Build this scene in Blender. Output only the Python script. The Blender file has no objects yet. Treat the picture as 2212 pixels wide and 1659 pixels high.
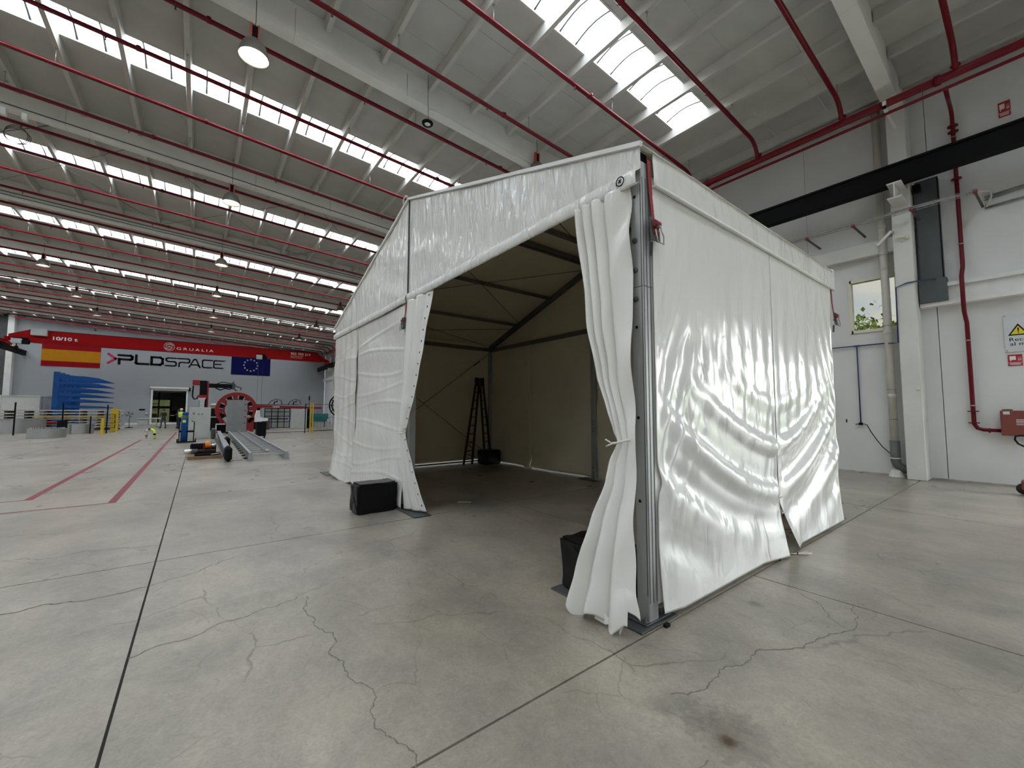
import bpy, bmesh, math, random
from mathutils import Vector, Matrix, noise
random.seed(7)
U = 1.1                      # metres per modelling unit
SC = bpy.context.scene
COL = SC.collection
PI = math.pi

# ------------------------------------------------------------------ camera
cam = bpy.data.cameras.new('camera'); cam_o = bpy.data.objects.new('camera', cam); COL.objects.link(cam_o)
cam.sensor_fit = 'HORIZONTAL'; cam.sensor_width = 36.0
cam.lens = 878.433 / 2212 * 36.0
cam.clip_start = 0.05; cam.clip_end = 500
yaw, pit, rol = math.radians(37.5246), math.radians(3.75359), math.radians(0.08385)
fw = Vector((math.sin(yaw)*math.cos(pit), math.cos(yaw)*math.cos(pit), math.sin(pit)))
rt = Vector((math.cos(yaw), -math.sin(yaw), 0)); up = rt.cross(fw)
rt2 = rt*math.cos(rol) + up*math.sin(rol); up2 = -rt*math.sin(rol) + up*math.cos(rol)
M = Matrix((rt2, up2, -fw)).transposed().to_4x4(); M.translation = Vector((0, 0, 1.5*U))
cam_o.matrix_world = M
SC.camera = cam_o

# ------------------------------------------------------------------ view
SC.view_settings.view_transform = 'Standard'; SC.view_settings.look = 'None'
SC.view_settings.gamma = 1; SC.view_settings.use_curve_mapping = False
SC.view_settings.exposure = 0.60
SC.cycles.max_bounces = 10; SC.cycles.diffuse_bounces = 5; SC.cycles.glossy_bounces = 4
SC.cycles.transparent_max_bounces = 12; SC.cycles.transmission_bounces = 4
SC.cycles.use_denoising = True
SC.cycles.sample_clamp_indirect = 8
SC.cycles.caustics_reflective = False; SC.cycles.caustics_refractive = False

# ------------------------------------------------------------------ world: bright broken overcast
W = bpy.data.worlds.new('world'); SC.world = W; W.use_nodes = True
wn = W.node_tree; wn.nodes.clear()
SKY = 11.0
_o = wn.nodes.new('ShaderNodeOutputWorld'); _b = wn.nodes.new('ShaderNodeBackground'); _b.inputs[1].default_value = SKY
_t = wn.nodes.new('ShaderNodeTexCoord'); _m = wn.nodes.new('ShaderNodeMapping'); _m.inputs[3].default_value = (1.5, 1.5, 4)
_n = wn.nodes.new('ShaderNodeTexNoise'); _n.inputs['Scale'].default_value = 2.2; _n.inputs['Detail'].default_value = 6
_r = wn.nodes.new('ShaderNodeValToRGB')
_r.color_ramp.elements[0].position = .36; _r.color_ramp.elements[0].color = (.62, .76, .95, 1)
_r.color_ramp.elements[1].position = .56; _r.color_ramp.elements[1].color = (1, 1, .98, 1)
wn.links.new(_t.outputs['Generated'], _m.inputs[0]); wn.links.new(_m.outputs[0], _n.inputs['Vector'])
wn.links.new(_n.outputs['Fac'], _r.inputs[0]); wn.links.new(_r.outputs[0], _b.inputs[0]); wn.links.new(_b.outputs[0], _o.inputs[0])
W.cycles.sampling_method = 'MANUAL'; W.cycles.sample_map_resolution = 256

# roof / bay numbers used by light portals and structure
BAY = 7.07; Y0 = 1.735
def roofz(x): return 9.67 - .05*x if x > -13.5 else 9.67 + .675 + .05*(x+13.5)
def bay_mid(k): return Y0 + BAY*(k+.5)
YN, YF, XR, XL = -12.6, 57.5, 13.0, -36.0

def portal(name, loc, sx, sy, rot):
    l = bpy.data.lights.new(name, 'AREA'); l.shape = 'RECTANGLE'; l.size = sx*U; l.size_y = sy*U
    l.cycles.is_portal = True
    o = bpy.data.objects.new(name, l); o.location = Vector(loc)*U; o.rotation_euler = rot; COL.objects.link(o)
for k in range(-2, 8):
    portal('skylight_portal', (-1.7, bay_mid(k), roofz(-1.7)+.2), 23.4, 1.0, (0, math.atan(.05), 0))
portal('door_portal', (13.35, -3.4, 2.1), 4.7, 4.2, (0, PI/2, 0))

# ------------------------------------------------------------------ materials
MATS = {}
def nt(m):
    m.use_nodes = True; t = m.node_tree; t.nodes.clear()
    o = t.nodes.new('ShaderNodeOutputMaterial'); return t, o
def mat(name, col, rough=.5, metal=0, var=.06, vs=3.0, bump=0, bs=40, emit=None, es=0, spec=.5, stretch=(1, 1, 1)):
    if name in MATS: return MATS[name]
    m = bpy.data.materials.new(name); t, o = nt(m)
    p = t.nodes.new('ShaderNodeBsdfPrincipled'); t.links.new(p.outputs[0], o.inputs[0])
    p.inputs['Roughness'].default_value = rough; p.inputs['Metallic'].default_value = metal
    p.inputs['Specular IOR Level'].default_value = spec
    g = t.nodes.new('ShaderNodeNewGeometry'); mp = t.nodes.new('ShaderNodeMapping'); mp.inputs[3].default_value = stretch
    t.links.new(g.outputs['Position'], mp.inputs[0])
    n = t.nodes.new('ShaderNodeTexNoise'); n.inputs['Scale'].default_value = vs; n.inputs['Detail'].default_value = 5
    t.links.new(mp.outputs[0], n.inputs['Vector'])
    r = t.nodes.new('ShaderNodeValToRGB'); r.color_ramp.elements[0].position = .3; r.color_ramp.elements[1].position = .7
    r.color_ramp.elements[0].color = tuple(c*(1-var) for c in col)+(1,); r.color_ramp.elements[1].color = tuple(min(1, c*(1+var)) for c in col)+(1,)
    t.links.new(n.outputs['Fac'], r.inputs[0]); t.links.new(r.outputs[0], p.inputs['Base Color'])
    if bump:
        n2 = t.nodes.new('ShaderNodeTexNoise'); n2.inputs['Scale'].default_value = bs; n2.inputs['Detail'].default_value = 3
        b = t.nodes.new('ShaderNodeBump'); b.inputs['Strength'].default_value = bump; b.inputs['Distance'].default_value = .01
        t.links.new(mp.outputs[0], n2.inputs['Vector']); t.links.new(n2.outputs['Fac'], b.inputs['Height']); t.links.new(b.outputs[0], p.inputs['Normal'])
    if emit:
        p.inputs['Emission Color'].default_value = tuple(emit)+(1,); p.inputs['Emission Strength'].default_value = es
    MATS[name] = m; return m

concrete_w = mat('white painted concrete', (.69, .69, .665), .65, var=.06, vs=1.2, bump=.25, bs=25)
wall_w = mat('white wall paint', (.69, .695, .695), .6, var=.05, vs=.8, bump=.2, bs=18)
wall_far = mat('dimmed far wall paint', (.34, .365, .385), .6, var=.03, vs=.3)  # white wall, the dimness of the far end put into its colour
roof_m = mat('grey roof panel', (.44, .443, .42), .7, var=.05, vs=2, bump=.3, bs=60)
purl_m = mat('purlin concrete', (.50, .495, .465), .7, var=.07, vs=2)
red_p = mat('red pipe paint', (.13, .002, .009), .34, var=.1, spec=.28)
red_c = mat('red crane paint', (.34, .002, .003), .6, var=.04, spec=.15)
red_m = mat('red machine paint', (.26, .006, .006), .4)
black = mat('black paint', (.004, .004, .005), .8, spec=.2)
blackp = mat('black plastic film', (.003, .003, .0035), .35, spec=.3, bump=.5, bs=6)
steel = mat('zinc steel', (.36, .37, .37), .42, .7, var=.2, vs=9)
alu = mat('aluminium profile', (.42, .43, .43), .5, .55, var=.1, vs=3, stretch=(8, 8, 1))
dsteel = mat('dark steel', (.075, .078, .08), .55, .3, var=.2, vs=6)
grey_duct = mat('dark grey sheet', (.075, .088, .092), .5)
blue_pipe = mat('dark blue pipe', (.02, .045, .14), .4)
pvc_pipe = mat('white drain pipe', (.60, .58, .53), .4)
boot_m = mat('grey drain boot', (.13, .135, .13), .5)
blue_r = mat('blue rack paint', (.006, .07, .27), .55, spec=.3)
yel = mat('yellow paint', (.55, .38, .02), .45)
yel2 = mat('hi vis yellow', (.55, .75, .08), .6)
wht = mat('white paint', (.75, .75, .74), .45)
cream = mat('cream frame', (.72, .70, .58), .5)
gry = mat('light grey cabinet', (.48, .50, .49), .45)
mgry = mat('mid grey sheet', (.22, .225, .24), .45)
orange = mat('orange roller', (.75, .27, .02), .5)
wood = mat('pallet wood', (.30, .19, .11), .7, var=.25, vs=8)
teal = mat('teal machine', (.02, .20, .22), .5)
skin = mat('skin', (.45, .26, .19), .6)
cloth_b = mat('black work clothes', (.015, .015, .02), .8)
cloth_n = mat('dark blue jeans', (.03, .04, .08), .8)
hair_m = mat('dark hair', (.02, .015, .01), .6)
navy = mat('navy banner', (.003, .004, .07), .8, spec=.15)
flag_r = mat('red banner', (.28, .004, .01), .8, spec=.15)
flag_y = mat('gold banner', (.45, .19, .01), .8, spec=.15)
ink = mat('black lettering', (.004, .004, .005), .8, spec=.2)
magenta = mat('magenta lettering', (.45, .01, .08), .6)
strap_r = mat('red webbing', (.24, .018, .03), .7, bump=.3, bs=120)
box_r = mat('brown red cabinet', (.20, .045, .035), .45)
sign_w = mat('sign white', (.62, .64, .66), .4)
sign_r = mat('sign red', (.42, .01, .02), .4)
sign_y = mat('sign yellow', (.75, .62, .03), .4)
rope = mat('white rope', (.72, .70, .64), .8)
tape_r = mat('red floor tape', (.19, .012, .026), .6, var=.25, vs=14)
leaf = mat('leaf green', (.30, .40, .07), .7, var=.4, vs=2)
bark = mat('bark', (.1, .07, .05), .9)
asphalt = mat('outdoor ground', (.22, .24, .16), .9)
rubber = mat('rubber', (.02, .02, .02), .7)
pack_m = mat('wrapped stock', (.42, .41, .37), .6, var=.25, vs=12)
brown_m = mat('dark brown', (.06, .035, .025), .6)

def transp(name, tint, mixw, roughc=(.9, .9, .9)):
    m = bpy.data.materials.new(name); t, o = nt(m)
    a = t.nodes.new('ShaderNodeBsdfTransparent'); a.inputs[0].default_value = tint+(1,)
    b = t.nodes.new('ShaderNodeBsdfTranslucent'); b.inputs[0].default_value = roughc+(1,)
    c = t.nodes.new('ShaderNodeBsdfGlossy'); c.inputs['Roughness'].default_value = .1
    x = t.nodes.new('ShaderNodeMixShader'); x.inputs[0].default_value = mixw
    y = t.nodes.new('ShaderNodeMixShader'); y.inputs[0].default_value = .04
    t.links.new(a.outputs[0], x.inputs[1]); t.links.new(b.outputs[0], x.inputs[2])
    t.links.new(x.outputs[0], y.inputs[1]); t.links.new(c.outputs[0], y.inputs[2]); t.links.new(y.outputs[0], o.inputs[0])
    return m
sky_glass = transp('skylight sheet', (.72, .74, .735), .12)
win_glass = transp('tinted window glass', (.19, .19, .18), 0)
clear_film = transp('clear film', (.7, .73, .78), .25)

def floor_material():
    m = bpy.data.materials.new('polished concrete floor'); t, o = nt(m); N = t.nodes.new; L = t.links.new
    p = N('ShaderNodeBsdfPrincipled'); L(p.outputs[0], o.inputs[0]); g = N('ShaderNodeNewGeometry')
    def ns(scale, det, st=(1, 1, 1), rot=0, dist=0):
        mp = N('ShaderNodeMapping'); mp.inputs[3].default_value = st; mp.inputs[2].default_value = (0, 0, rot); L(g.outputs['Position'], mp.inputs[0])
        n = N('ShaderNodeTexNoise'); n.inputs['Scale'].default_value = scale; n.inputs['Detail'].default_value = det; n.inputs['Distortion'].default_value = dist
        n.inputs['Roughness'].default_value = .62
        L(mp.outputs[0], n.inputs['Vector']); return n.outputs['Fac']
    def ramp(f, *st):
        r = N('ShaderNodeValToRGB'); e = r.color_ramp.elements
        e[0].position, e[0].color = st[0][0], st[0][1]+(1,); e[1].position, e[1].color = st[1][0], st[1][1]+(1,)
        for s in st[2:]: q = e.new(s[0]); q.color = s[1]+(1,)
        L(f, r.inputs[0]); return r.outputs[0]
    def mul(a, b, f=1.0, ty='MULTIPLY'):
        x = N('ShaderNodeMix'); x.data_type = 'RGBA'; x.blend_type = ty; x.inputs[0].default_value = f
        L(a, x.inputs[6]); L(b, x.inputs[7]); return x.outputs[2]
    base = ramp(ns(.55, 6, dist=.6), (.28, (.245, .220, .186)), (.74, (.415, .380, .325)), (.5, (.335, .303, .258)))
    cloud = ramp(ns(1.1, 9, (1, .7, 1), .5, .4), (.30, (.70, .695, .71)), (.68, (1.14, 1.12, 1.08)))
    c = mul(base, cloud)
    streak = ramp(ns(5.5, 9, (1.2, .8, 1), 1.0, 1.5), (.25, (.82, .81, .80)), (.70, (1.08, 1.08, 1.08)))
    c = mul(c, streak, .8)
    fine = ramp(ns(22, 8, (1, 1, 1), 0, 2.0), (.30, (.78, .77, .76)), (.65, (1.09, 1.09, 1.08)))
    c = mul(c, fine, .8)
    # hair cracks: distorted voronoi edges kept only in patches
    def cracks(scale, width, seed):
        mp = N('ShaderNodeMapping'); mp.inputs[1].default_value = (seed, seed*2, 0); mp.inputs[3].default_value = (1, .8, 1); L(g.outputs['Position'], mp.inputs[0])
        nn = N('ShaderNodeTexNoise'); nn.inputs['Scale'].default_value = 2.5; nn.inputs['Detail'].default_value = 3; L(mp.outputs[0], nn.inputs['Vector'])
        ad = N('ShaderNodeVectorMath'); ad.operation = 'MULTIPLY_ADD'; ad.inputs[1].default_value = (.35, .35, 0); L(nn.outputs['Color'], ad.inputs[0]); L(mp.outputs[0], ad.inputs[2])
        v = N('ShaderNodeTexVoronoi'); v.feature = 'DISTANCE_TO_EDGE'; v.inputs['Scale'].default_value = scale; v.voronoi_dimensions = '2D'; L(ad.outputs[0], v.inputs['Vector'])
        a = N('ShaderNodeMapRange'); a.inputs[1].default_value = 0; a.inputs[2].default_value = width; L(v.outputs['Distance'], a.inputs[0])
        mk = N('ShaderNodeMapRange'); mk.inputs[1].default_value = .50; mk.inputs[2].default_value = .56; L(ns(.8+seed*.01, 3), mk.inputs[0])
        s = N('ShaderNodeMath'); s.operation = 'SUBTRACT'; s.inputs[0].default_value = 1; L(mk.outputs[0], s.inputs[1])
        mx = N('ShaderNodeMath'); mx.operation = 'MAXIMUM'; L(a.outputs[0], mx.inputs[0]); L(s.outputs[0], mx.inputs[1]); return mx.outputs[0]
    k1 = ramp(cracks(.55, .006, 3), (0, (.55, .53, .50)), (1, (1, 1, 1)))
    k2 = ramp(cracks(1.4, .010, 11), (0, (.72, .71, .69)), (1, (1, 1, 1)))
    c = mul(mul(c, k1), k2)
    # local stains (position, size, darkness, colour)
    def blob(x, y, r, lo, tint, sc=7, amp=.5):
        vs = N('ShaderNodeVectorMath'); vs.operation = 'SUBTRACT'; vs.inputs[1].default_value = (x*U, y*U, 0); L(g.outputs['Position'], vs.inputs[0])
        ln = N('ShaderNodeVectorMath'); ln.operation = 'LENGTH'; L(vs.outputs[0], ln.inputs[0])
        ad = N('ShaderNodeMath'); ad.operation = 'MULTIPLY_ADD'; ad.inputs[1].default_value = r*amp*2; L(ns(sc, 5), ad.inputs[0]); L(ln.outputs['Value'], ad.inputs[2])
        mr = N('ShaderNodeMapRange'); mr.inputs[1].default_value = r*(amp+.25); mr.inputs[2].default_value = r*(amp+.9); L(ad.outputs[0], mr.inputs[0])
        return ramp(mr.outputs[0], (0, tuple(lo*q for q in tint)), (1, (1, 1, 1))), mr.outputs[0]
    wet = None
    for a in ((2.00, 1.20, .22, .66, (1, 1, 1), 14), (2.02, .98, .26, .60, (1, .98, .95), 14), (1.97, .95, .06, .38, (.9, .65, .45), 20), (3.50, 1.44, .085, .5, (1, .98, .95), 20),
              (.1, 3.2, .34, .78, (1, 1, 1.03), 5), (-.15, 4.3, .30, .82, (1, 1, 1.03), 5), (.9, 4.6, .35, .80, (1, 1, 1.03), 4), (2.9, 1.2, .25, .9, (1, .98, .95), 8)):
        col, f = blob(*a); c = mul(c, col)
        if wet is None and a[0] == 2.0: wet = f
        elif a[0] == 2.02: wet2 = f
    L(c, p.inputs['Base Color'])
    rr = N('ShaderNodeMapRange'); rr.inputs[1].default_value = .3; rr.inputs[2].default_value = .7; rr.inputs[3].default_value = .27; rr.inputs[4].default_value = .33
    L(ns(1.2, 2), rr.inputs[0])
    wm = N('ShaderNodeMath'); wm.operation = 'MULTIPLY'; L(rr.outputs[0], wm.inputs[0])
    w2 = N('ShaderNodeMapRange'); w2.inputs[3].default_value = .45; w2.inputs[4].default_value = 1; L(wet2, w2.inputs[0]); L(w2.outputs[0], wm.inputs[1]); L(wm.outputs[0], p.inputs['Roughness'])
    p.inputs['Specular IOR Level'].default_value = .5
    return m
floor_m = floor_material()

def pvc_material(name, col, rough, crinkle, stretch, seed=0.0, scale=6):
    m = bpy.data.materials.new(name); t, o = nt(m); N = t.nodes.new; L = t.links.new
    p = N('ShaderNodeBsdfPrincipled'); L(p.outputs[0], o.inputs[0]); p.inputs['Roughness'].default_value = rough
    p.inputs['Specular IOR Level'].default_value = .6
    tr = N('ShaderNodeBsdfTranslucent'); tr.inputs[0].default_value = (.9, .82, .66, 1); mxs = N('ShaderNodeMixShader'); mxs.inputs[0].default_value = .12
    L(p.outputs[0], mxs.inputs[1]); L(tr.outputs[0], mxs.inputs[2]); L(mxs.outputs[0], o.inputs[0])
    g = N('ShaderNodeNewGeometry'); mp = N('ShaderNodeMapping'); mp.inputs[3].default_value = stretch; mp.inputs[1].default_value = (seed, seed, seed); L(g.outputs['Position'], mp.inputs[0])
    n = N('ShaderNodeTexNoise'); n.inputs['Scale'].default_value = 1.3; n.inputs['Detail'].default_value = 5; L(mp.outputs[0], n.inputs['Vector'])
    r = N('ShaderNodeValToRGB'); r.color_ramp.elements[0].position = .3; r.color_ramp.elements[1].position = .7
    r.color_ramp.elements[0].color = tuple(c*.95 for c in col)+(1,); r.color_ramp.elements[1].color = col+(1,); L(n.outputs['Fac'], r.inputs[0]); L(r.outputs[0], p.inputs['Base Color'])
    def ridg(sc, det, dist):
        n = N('ShaderNodeTexNoise'); n.inputs['Scale'].default_value = sc; n.inputs['Detail'].default_value = det; n.inputs['Distortion'].default_value = dist; L(mp.outputs[0], n.inputs['Vector'])
        s = N('ShaderNodeMath'); s.operation = 'SUBTRACT'; s.inputs[1].default_value = .5; L(n.outputs['Fac'], s.inputs[0])
        a = N('ShaderNodeMath'); a.operation = 'ABSOLUTE'; L(s.outputs[0], a.inputs[0]); return a.outputs[0], n.outputs['Fac']
    a, _ = ridg(scale, 1.5, .8); _, b2 = ridg(scale*.45, 1.5, .6)
    ad = N('ShaderNodeMath'); ad.operation = 'MULTIPLY_ADD'; ad.inputs[1].default_value = 1.6; L(b2, ad.inputs[0]); L(a, ad.inputs[2])
    b = N('ShaderNodeBump'); b.inputs['Strength'].default_value = crinkle; b.inputs['Distance'].default_value = .035; L(ad.outputs[0], b.inputs['Height']); L(b.outputs[0], p.inputs['Normal'])
    return m
pvc_side = pvc_material('white satin tent sheet', (.87, .87, .85), .21, .42, (1.3, 1, .6), 0, 3.6)
pvc_front = pvc_material('white crinkled tent sheet', (.85, .84, .82), .25, .40, (1, 1.6, .8), 5, 4)
pvc_cur = pvc_material('white curtain sheet', (.86, .85, .825), .24, .34, (1, 1, .5), 2, 4)
pvc_gab = pvc_material('white gable sheet', (.85, .845, .83), .17, .9, (1, 2.4, .5), 9, 5)
pvc_in = mat('dim-tinted tent inner sheet', (.80, .73, .56), .7, var=.04, vs=1)  # white sheet inside, brownish tone of the dim light put into its colour

# ------------------------------------------------------------------ mesh builder
class MB:
    def __init__(s): s.v = []; s.f = []; s.sm = []
    def add(s, vs, fs, smooth=False):
        b = len(s.v); s.v += [tuple(q) for q in vs]; s.f += [tuple(b+i for i in f) for f in fs]; s.sm += [smooth]*len(fs); return s
    def box(s, x0, x1, y0, y1, z0, z1, c=0):
        if x0 > x1: x0, x1 = x1, x0
        if y0 > y1: y0, y1 = y1, y0
        if z0 > z1: z0, z1 = z1, z0
        if c:
            c = min(c, (x1-x0)/2.01, (y1-y0)/2.01, (z1-z0)/2.01); bm = bmesh.new()
            bmesh.ops.create_cube(bm, size=1)
            for v in bm.verts: v.co = Vector((x0+(v.co.x+.5)*(x1-x0), y0+(v.co.y+.5)*(y1-y0), z0+(v.co.z+.5)*(z1-z0)))
            bmesh.ops.bevel(bm, geom=bm.edges[:], offset=c, segments=1, affect='EDGES')
            bm.verts.index_update(); s.add([v.co for v in bm.verts], [[v.index for v in f.verts] for f in bm.faces]); bm.free(); return s
        return s.add([(x, y, z) for x in (x0, x1) for y in (y0, y1) for z in (z0, z1)], [(0, 1, 3, 2), (4, 6, 7, 5), (0, 4, 5, 1), (2, 3, 7, 6), (0, 2, 6, 4), (1, 5, 7, 3)])
    def bar(s, p, q, w, h, upv=(0, 0, 1)):
        p = Vector(p); q = Vector(q); d = (q-p).normalized(); u = Vector(upv)
        if abs(d.dot(u)) > .95: u = Vector((1, 0, 0))
        a = d.cross(u).normalized(); b = a.cross(d)
        vs = [r + a*i*w/2 + b*j*h/2 for r in (p, q) for i, j in ((-1, -1), (1, -1), (1, 1), (-1, 1))]
        return s.add(vs, [(3, 2, 1, 0), (4, 5, 6, 7), (0, 1, 5, 4), (1, 2, 6, 5), (2, 3, 7, 6), (3, 0, 4, 7)])
    def tube(s, pts, r, n=8, caps=True, rs=None):
        pts = [Vector(p) for p in pts]; m = len(pts); vs = []; prev = None
        for i, p in enumerate(pts):
            d = (pts[min(i+1, m-1)]-pts[max(i-1, 0)]).normalized()
            if prev is None:
                u = Vector((0, 0, 1)) if abs(d.z) < .9 else Vector((1, 0, 0)); a = d.cross(u).normalized()
            else: a = (prev - d*prev.dot(d)).normalized()
            prev = a; b = d.cross(a); rr = rs[i] if rs else r
            vs += [p + a*math.cos(2*PI*j/n)*rr + b*math.sin(2*PI*j/n)*rr for j in range(n)]
        fs = [(i*n+j, i*n+(j+1) % n, (i+1)*n+(j+1) % n, (i+1)*n+j) for i in range(m-1) for j in range(n)]
        s.add(vs, fs, True)
        if caps: b = len(s.v)-m*n; s.f += [tuple(b+j for j in reversed(range(n))), tuple(b+(m-1)*n+j for j in range(n))]; s.sm += [False, False]
        return s
    def lathe(s, c, prof, n=20, axis='z', cap=False):
        c = Vector(c); vs = []
        for r, h in prof:
            for j in range(n):
                a = 2*PI*j/n; x, y = r*math.cos(a), r*math.sin(a)
                vs.append(c + (Vector((x, y, h)) if axis == 'z' else Vector((h, x, y)) if axis == 'x' else Vector((x, h, y))))
        m = len(prof); s.add(vs, [(i*n+j, i*n+(j+1) % n, (i+1)*n+(j+1) % n, (i+1)*n+j) for i in range(m-1) for j in range(n)], True)
        if cap: b = len(s.v)-m*n; s.f += [tuple(b+j for j in range(n)), tuple(b+(m-1)*n+j for j in range(n))]; s.sm += [False]*2
        return s
    def prism(s, pts, d):                      # planar polygon extruded by vector d
        pts = [Vector(p) for p in pts]; d = Vector(d); n = len(pts)
        return s.add(pts+[p+d for p in pts], [tuple(range(n)), tuple(range(2*n-1, n-1, -1))]+[(i, i+n, (i+1) % n+n, (i+1) % n) for i in range(n)])
    def stroke(s, pts, w, f, t=.02):           # flat pen stroke, f maps (a,b) to 3D, extruded by t along normal index given by f's third arg
        for (a0, b0), (a1, b1) in zip(pts, pts[1:]):
            dx, dy = a1-a0, b1-b0; l = math.hypot(dx, dy) or 1; nx, ny = -dy/l*w/2, dx/l*w/2; ex, ey = dx/l*w*.5, dy/l*w*.5
            q = [(a0-ex+nx, b0-ey+ny), (a0-ex-nx, b0-ey-ny), (a1+ex-nx, b1+ey-ny), (a1+ex+nx, b1+ey+ny)]
            s.add([f(a, b, 0) for a, b in q]+[f(a, b, t) for a, b in q], [(0, 1, 2, 3), (7, 6, 5, 4), (0, 4, 5, 1), (1, 5, 6, 2), (2, 6, 7, 3), (3, 7, 4, 0)])
        return s
    def grid(s, nu, nv, f):
        return s.add([f(i/nu, j/nv) for j in range(nv+1) for i in range(nu+1)],
                     [(j*(nu+1)+i, j*(nu+1)+i+1, (j+1)*(nu+1)+i+1, (j+1)*(nu+1)+i) for j in range(nv) for i in range(nu)], True)
    def build(s, name, m, parent=None, label=None, kind=None, solid=0):
        me = bpy.data.meshes.new(name); off = parent_off(parent)
        me.from_pydata([tuple(Vector(v)*U-off) for v in s.v], [], s.f); me.polygons.foreach_set('use_smooth', s.sm)
        me.materials.append(m); me.update()
        o = bpy.data.objects.new(name, me); COL.objects.link(o)
        if parent: o.parent = parent
        if label: o['label'] = label
        if kind: o['kind'] = kind
        if solid:
            d = o.modifiers.new('thickness', 'SOLIDIFY'); d.thickness = solid*U; d.offset = 0
        return o
def parent_off(p):
    o = Vector((0, 0, 0))
    while p: o += Vector(p.location); p = p.parent
    return o
def thing(name, loc, label=None, cat=None, group=None, kind=None):
    o = bpy.data.objects.new(name, None); o.location = Vector(loc)*U; o.empty_display_size = .2; COL.objects.link(o)
    if label: o['label'] = label
    if cat: o['category'] = cat
    if group: o['group'] = group
    if kind: o['kind'] = kind
    return o
def tag(o, label, cat, group=None):
    o['label'] = label; o['category'] = cat
    if group: o['group'] = group
    return o
def dup(root, loc, label=None, group=None):
    r = root.copy(); COL.objects.link(r); r.location = Vector(loc)*U
    if label: r['label'] = label
    if group: r['group'] = group
    for ch in list(root.children):
        c = ch.copy(); COL.objects.link(c); c.parent = r
        for g in ch.children:
            d = g.copy(); COL.objects.link(d); d.parent = c
    return r
def text(name, body, size, loc, xdir, updir, m, parent=None, sx=1.0, space=1.0, ext=.004, bold=0, align='LEFT'):
    cu = bpy.data.curves.new(name, 'FONT'); cu.body = body; cu.size = size*U; cu.extrude = ext*U; cu.offset = bold*U; cu.space_character = space; cu.align_x = align
    cu.materials.append(m); o = bpy.data.objects.new(name, cu); COL.objects.link(o)
    x = Vector(xdir).normalized(); y = Vector(updir).normalized(); z = x.cross(y)
    mt = Matrix((x*sx, y, z)).transposed().to_4x4(); mt.translation = Vector(loc)*U - parent_off(parent)
    dg = bpy.context.evaluated_depsgraph_get(); me = bpy.data.meshes.new_from_object(o.evaluated_get(dg)); bpy.data.objects.remove(o); o = bpy.data.objects.new(name, me); COL.objects.link(o)
    if not me.materials: me.materials.append(m)
    o.matrix_world = mt
    if parent: o.parent = parent
    return o
def nz(x, y, z=0, s=1): return noise.noise(Vector((x*s, y*s, z*s)))

# ================================================================== SETTING
# ---- floor slabs with recessed saw-cut joints
fl = thing('floor', (0, 0, 0), kind='structure')
fl['label'] = 'polished grey beige concrete floor with saw cut joints and cracks'
xs = [-40] + [-.28+4.36*k for k in range(-4, 4)] + [13.2]
ys = [-13] + [1.69+3.75*k for k in range(-3, 15)] + [58]
mb = MB().box(XL-.5, XR+.3, YN-.5, YF+9, -.3, -.02); mb.build('joint_bed', mat('joint filler', (.05, .047, .043), .9), fl)
for i in range(len(xs)-1):
    for j in range(len(ys)-1):
        x0, x1, y0, y1 = xs[i], xs[i+1], ys[j], ys[j+1]; h = .007
        MB().add([(x0+h+.0, y0+h, 0), (x1-h, y0+h, 0), (x1-h, y1-h, 0), (x0+h, y1-h, 0), (x0+h, y0+h, -.025), (x1-h, y0+h, -.025), (x1-h, y1-h, -.025), (x0+h, y1-h, -.025)],
                 [(0, 1, 2, 3), (4, 5, 1, 0), (5, 6, 2, 1), (6, 7, 3, 2), (7, 4, 0, 3)]).build('floor_slab', floor_m, fl)
MB().box(-9, 4, YF, YF+9, -.02, 0).build('floor_slab', floor_m, fl)
# wandering cracks read from the photograph, as thin recessed-looking filled lines
crk = mat('crack filler', (.16, .148, .13), .9)
def crack(name, pts, w=.006, jit=.03):
    m = MB(); P = [Vector((a, b, 0)) for a, b in pts]
    amp = .16
    for lev in range(4):
        Q = [P[0]]
        for a, b in zip(P, P[1:]):
            d = b-a; n = Vector((-d.y, d.x, 0)); Q += [(a+b)/2+n*random.uniform(-amp, amp), b]
        P = Q; amp *= 1.05
    for k in range(len(P)-1):
        a, b = P[k], P[k+1]; l = (b-a).length or 1; n = Vector((-(b.y-a.y), b.x-a.x, 0))/l*w*(.3+.4*random.random())
        z = Vector((0, 0, .0012)); m.add([a+n+z, a-n+z, b-n+z, b+n+z], [(0, 1, 2, 3)])
    return m.build(name, crk, fl)
crack('floor_crack', [(-1.25, 4.72), (-.9, 4.78), (-.28, 4.72)], .012, .012)
crack('floor_crack', [(-.28, 4.72), (.05, 4.85), (.35, 5.1)], .008, .02)
crack('floor_crack', [(-1.5, 3.25), (-1.2, 3.2), (-1.05, 3.3), (-1.15, 3.1), (-1.02, 2.95), (-1.08, 2.75), (-1.3, 2.6)], .014, .012)
crack('floor_crack', [(-.28, 3.45), (.0, 3.5), (.4, 3.65), (.9, 3.85)], .006, .015)
crack('floor_crack', [(.75, 3.7), (.72, 3.3), (.78, 3.0), (.70, 2.75), (.74, 2.5)], .007, .02)
crack('floor_crack', [(.74, 2.5), (.8, 2.2), (.72, 2.0), (.80, 1.80), (.77, 1.66)], .006, .02)
crack('floor_crack', [(3.6, .88), (3.25, .98), (3.1, 1.0), (2.7, 1.15), (2.45, 1.22), (2.2, 1.2), (2.05, 1.28)], .007, .02)
crack('floor_crack', [(3.6, .88), (3.95, .95), (4.1, .98)], .005, .02)
crack('floor_crack', [(3.62, .9), (3.85, 1.1), (4.0, 1.3)], .005, .015)
crack('floor_crack', [(-.9, 6.3), (-.5, 6.1), (-.28, 6.05)], .008, .015)
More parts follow.
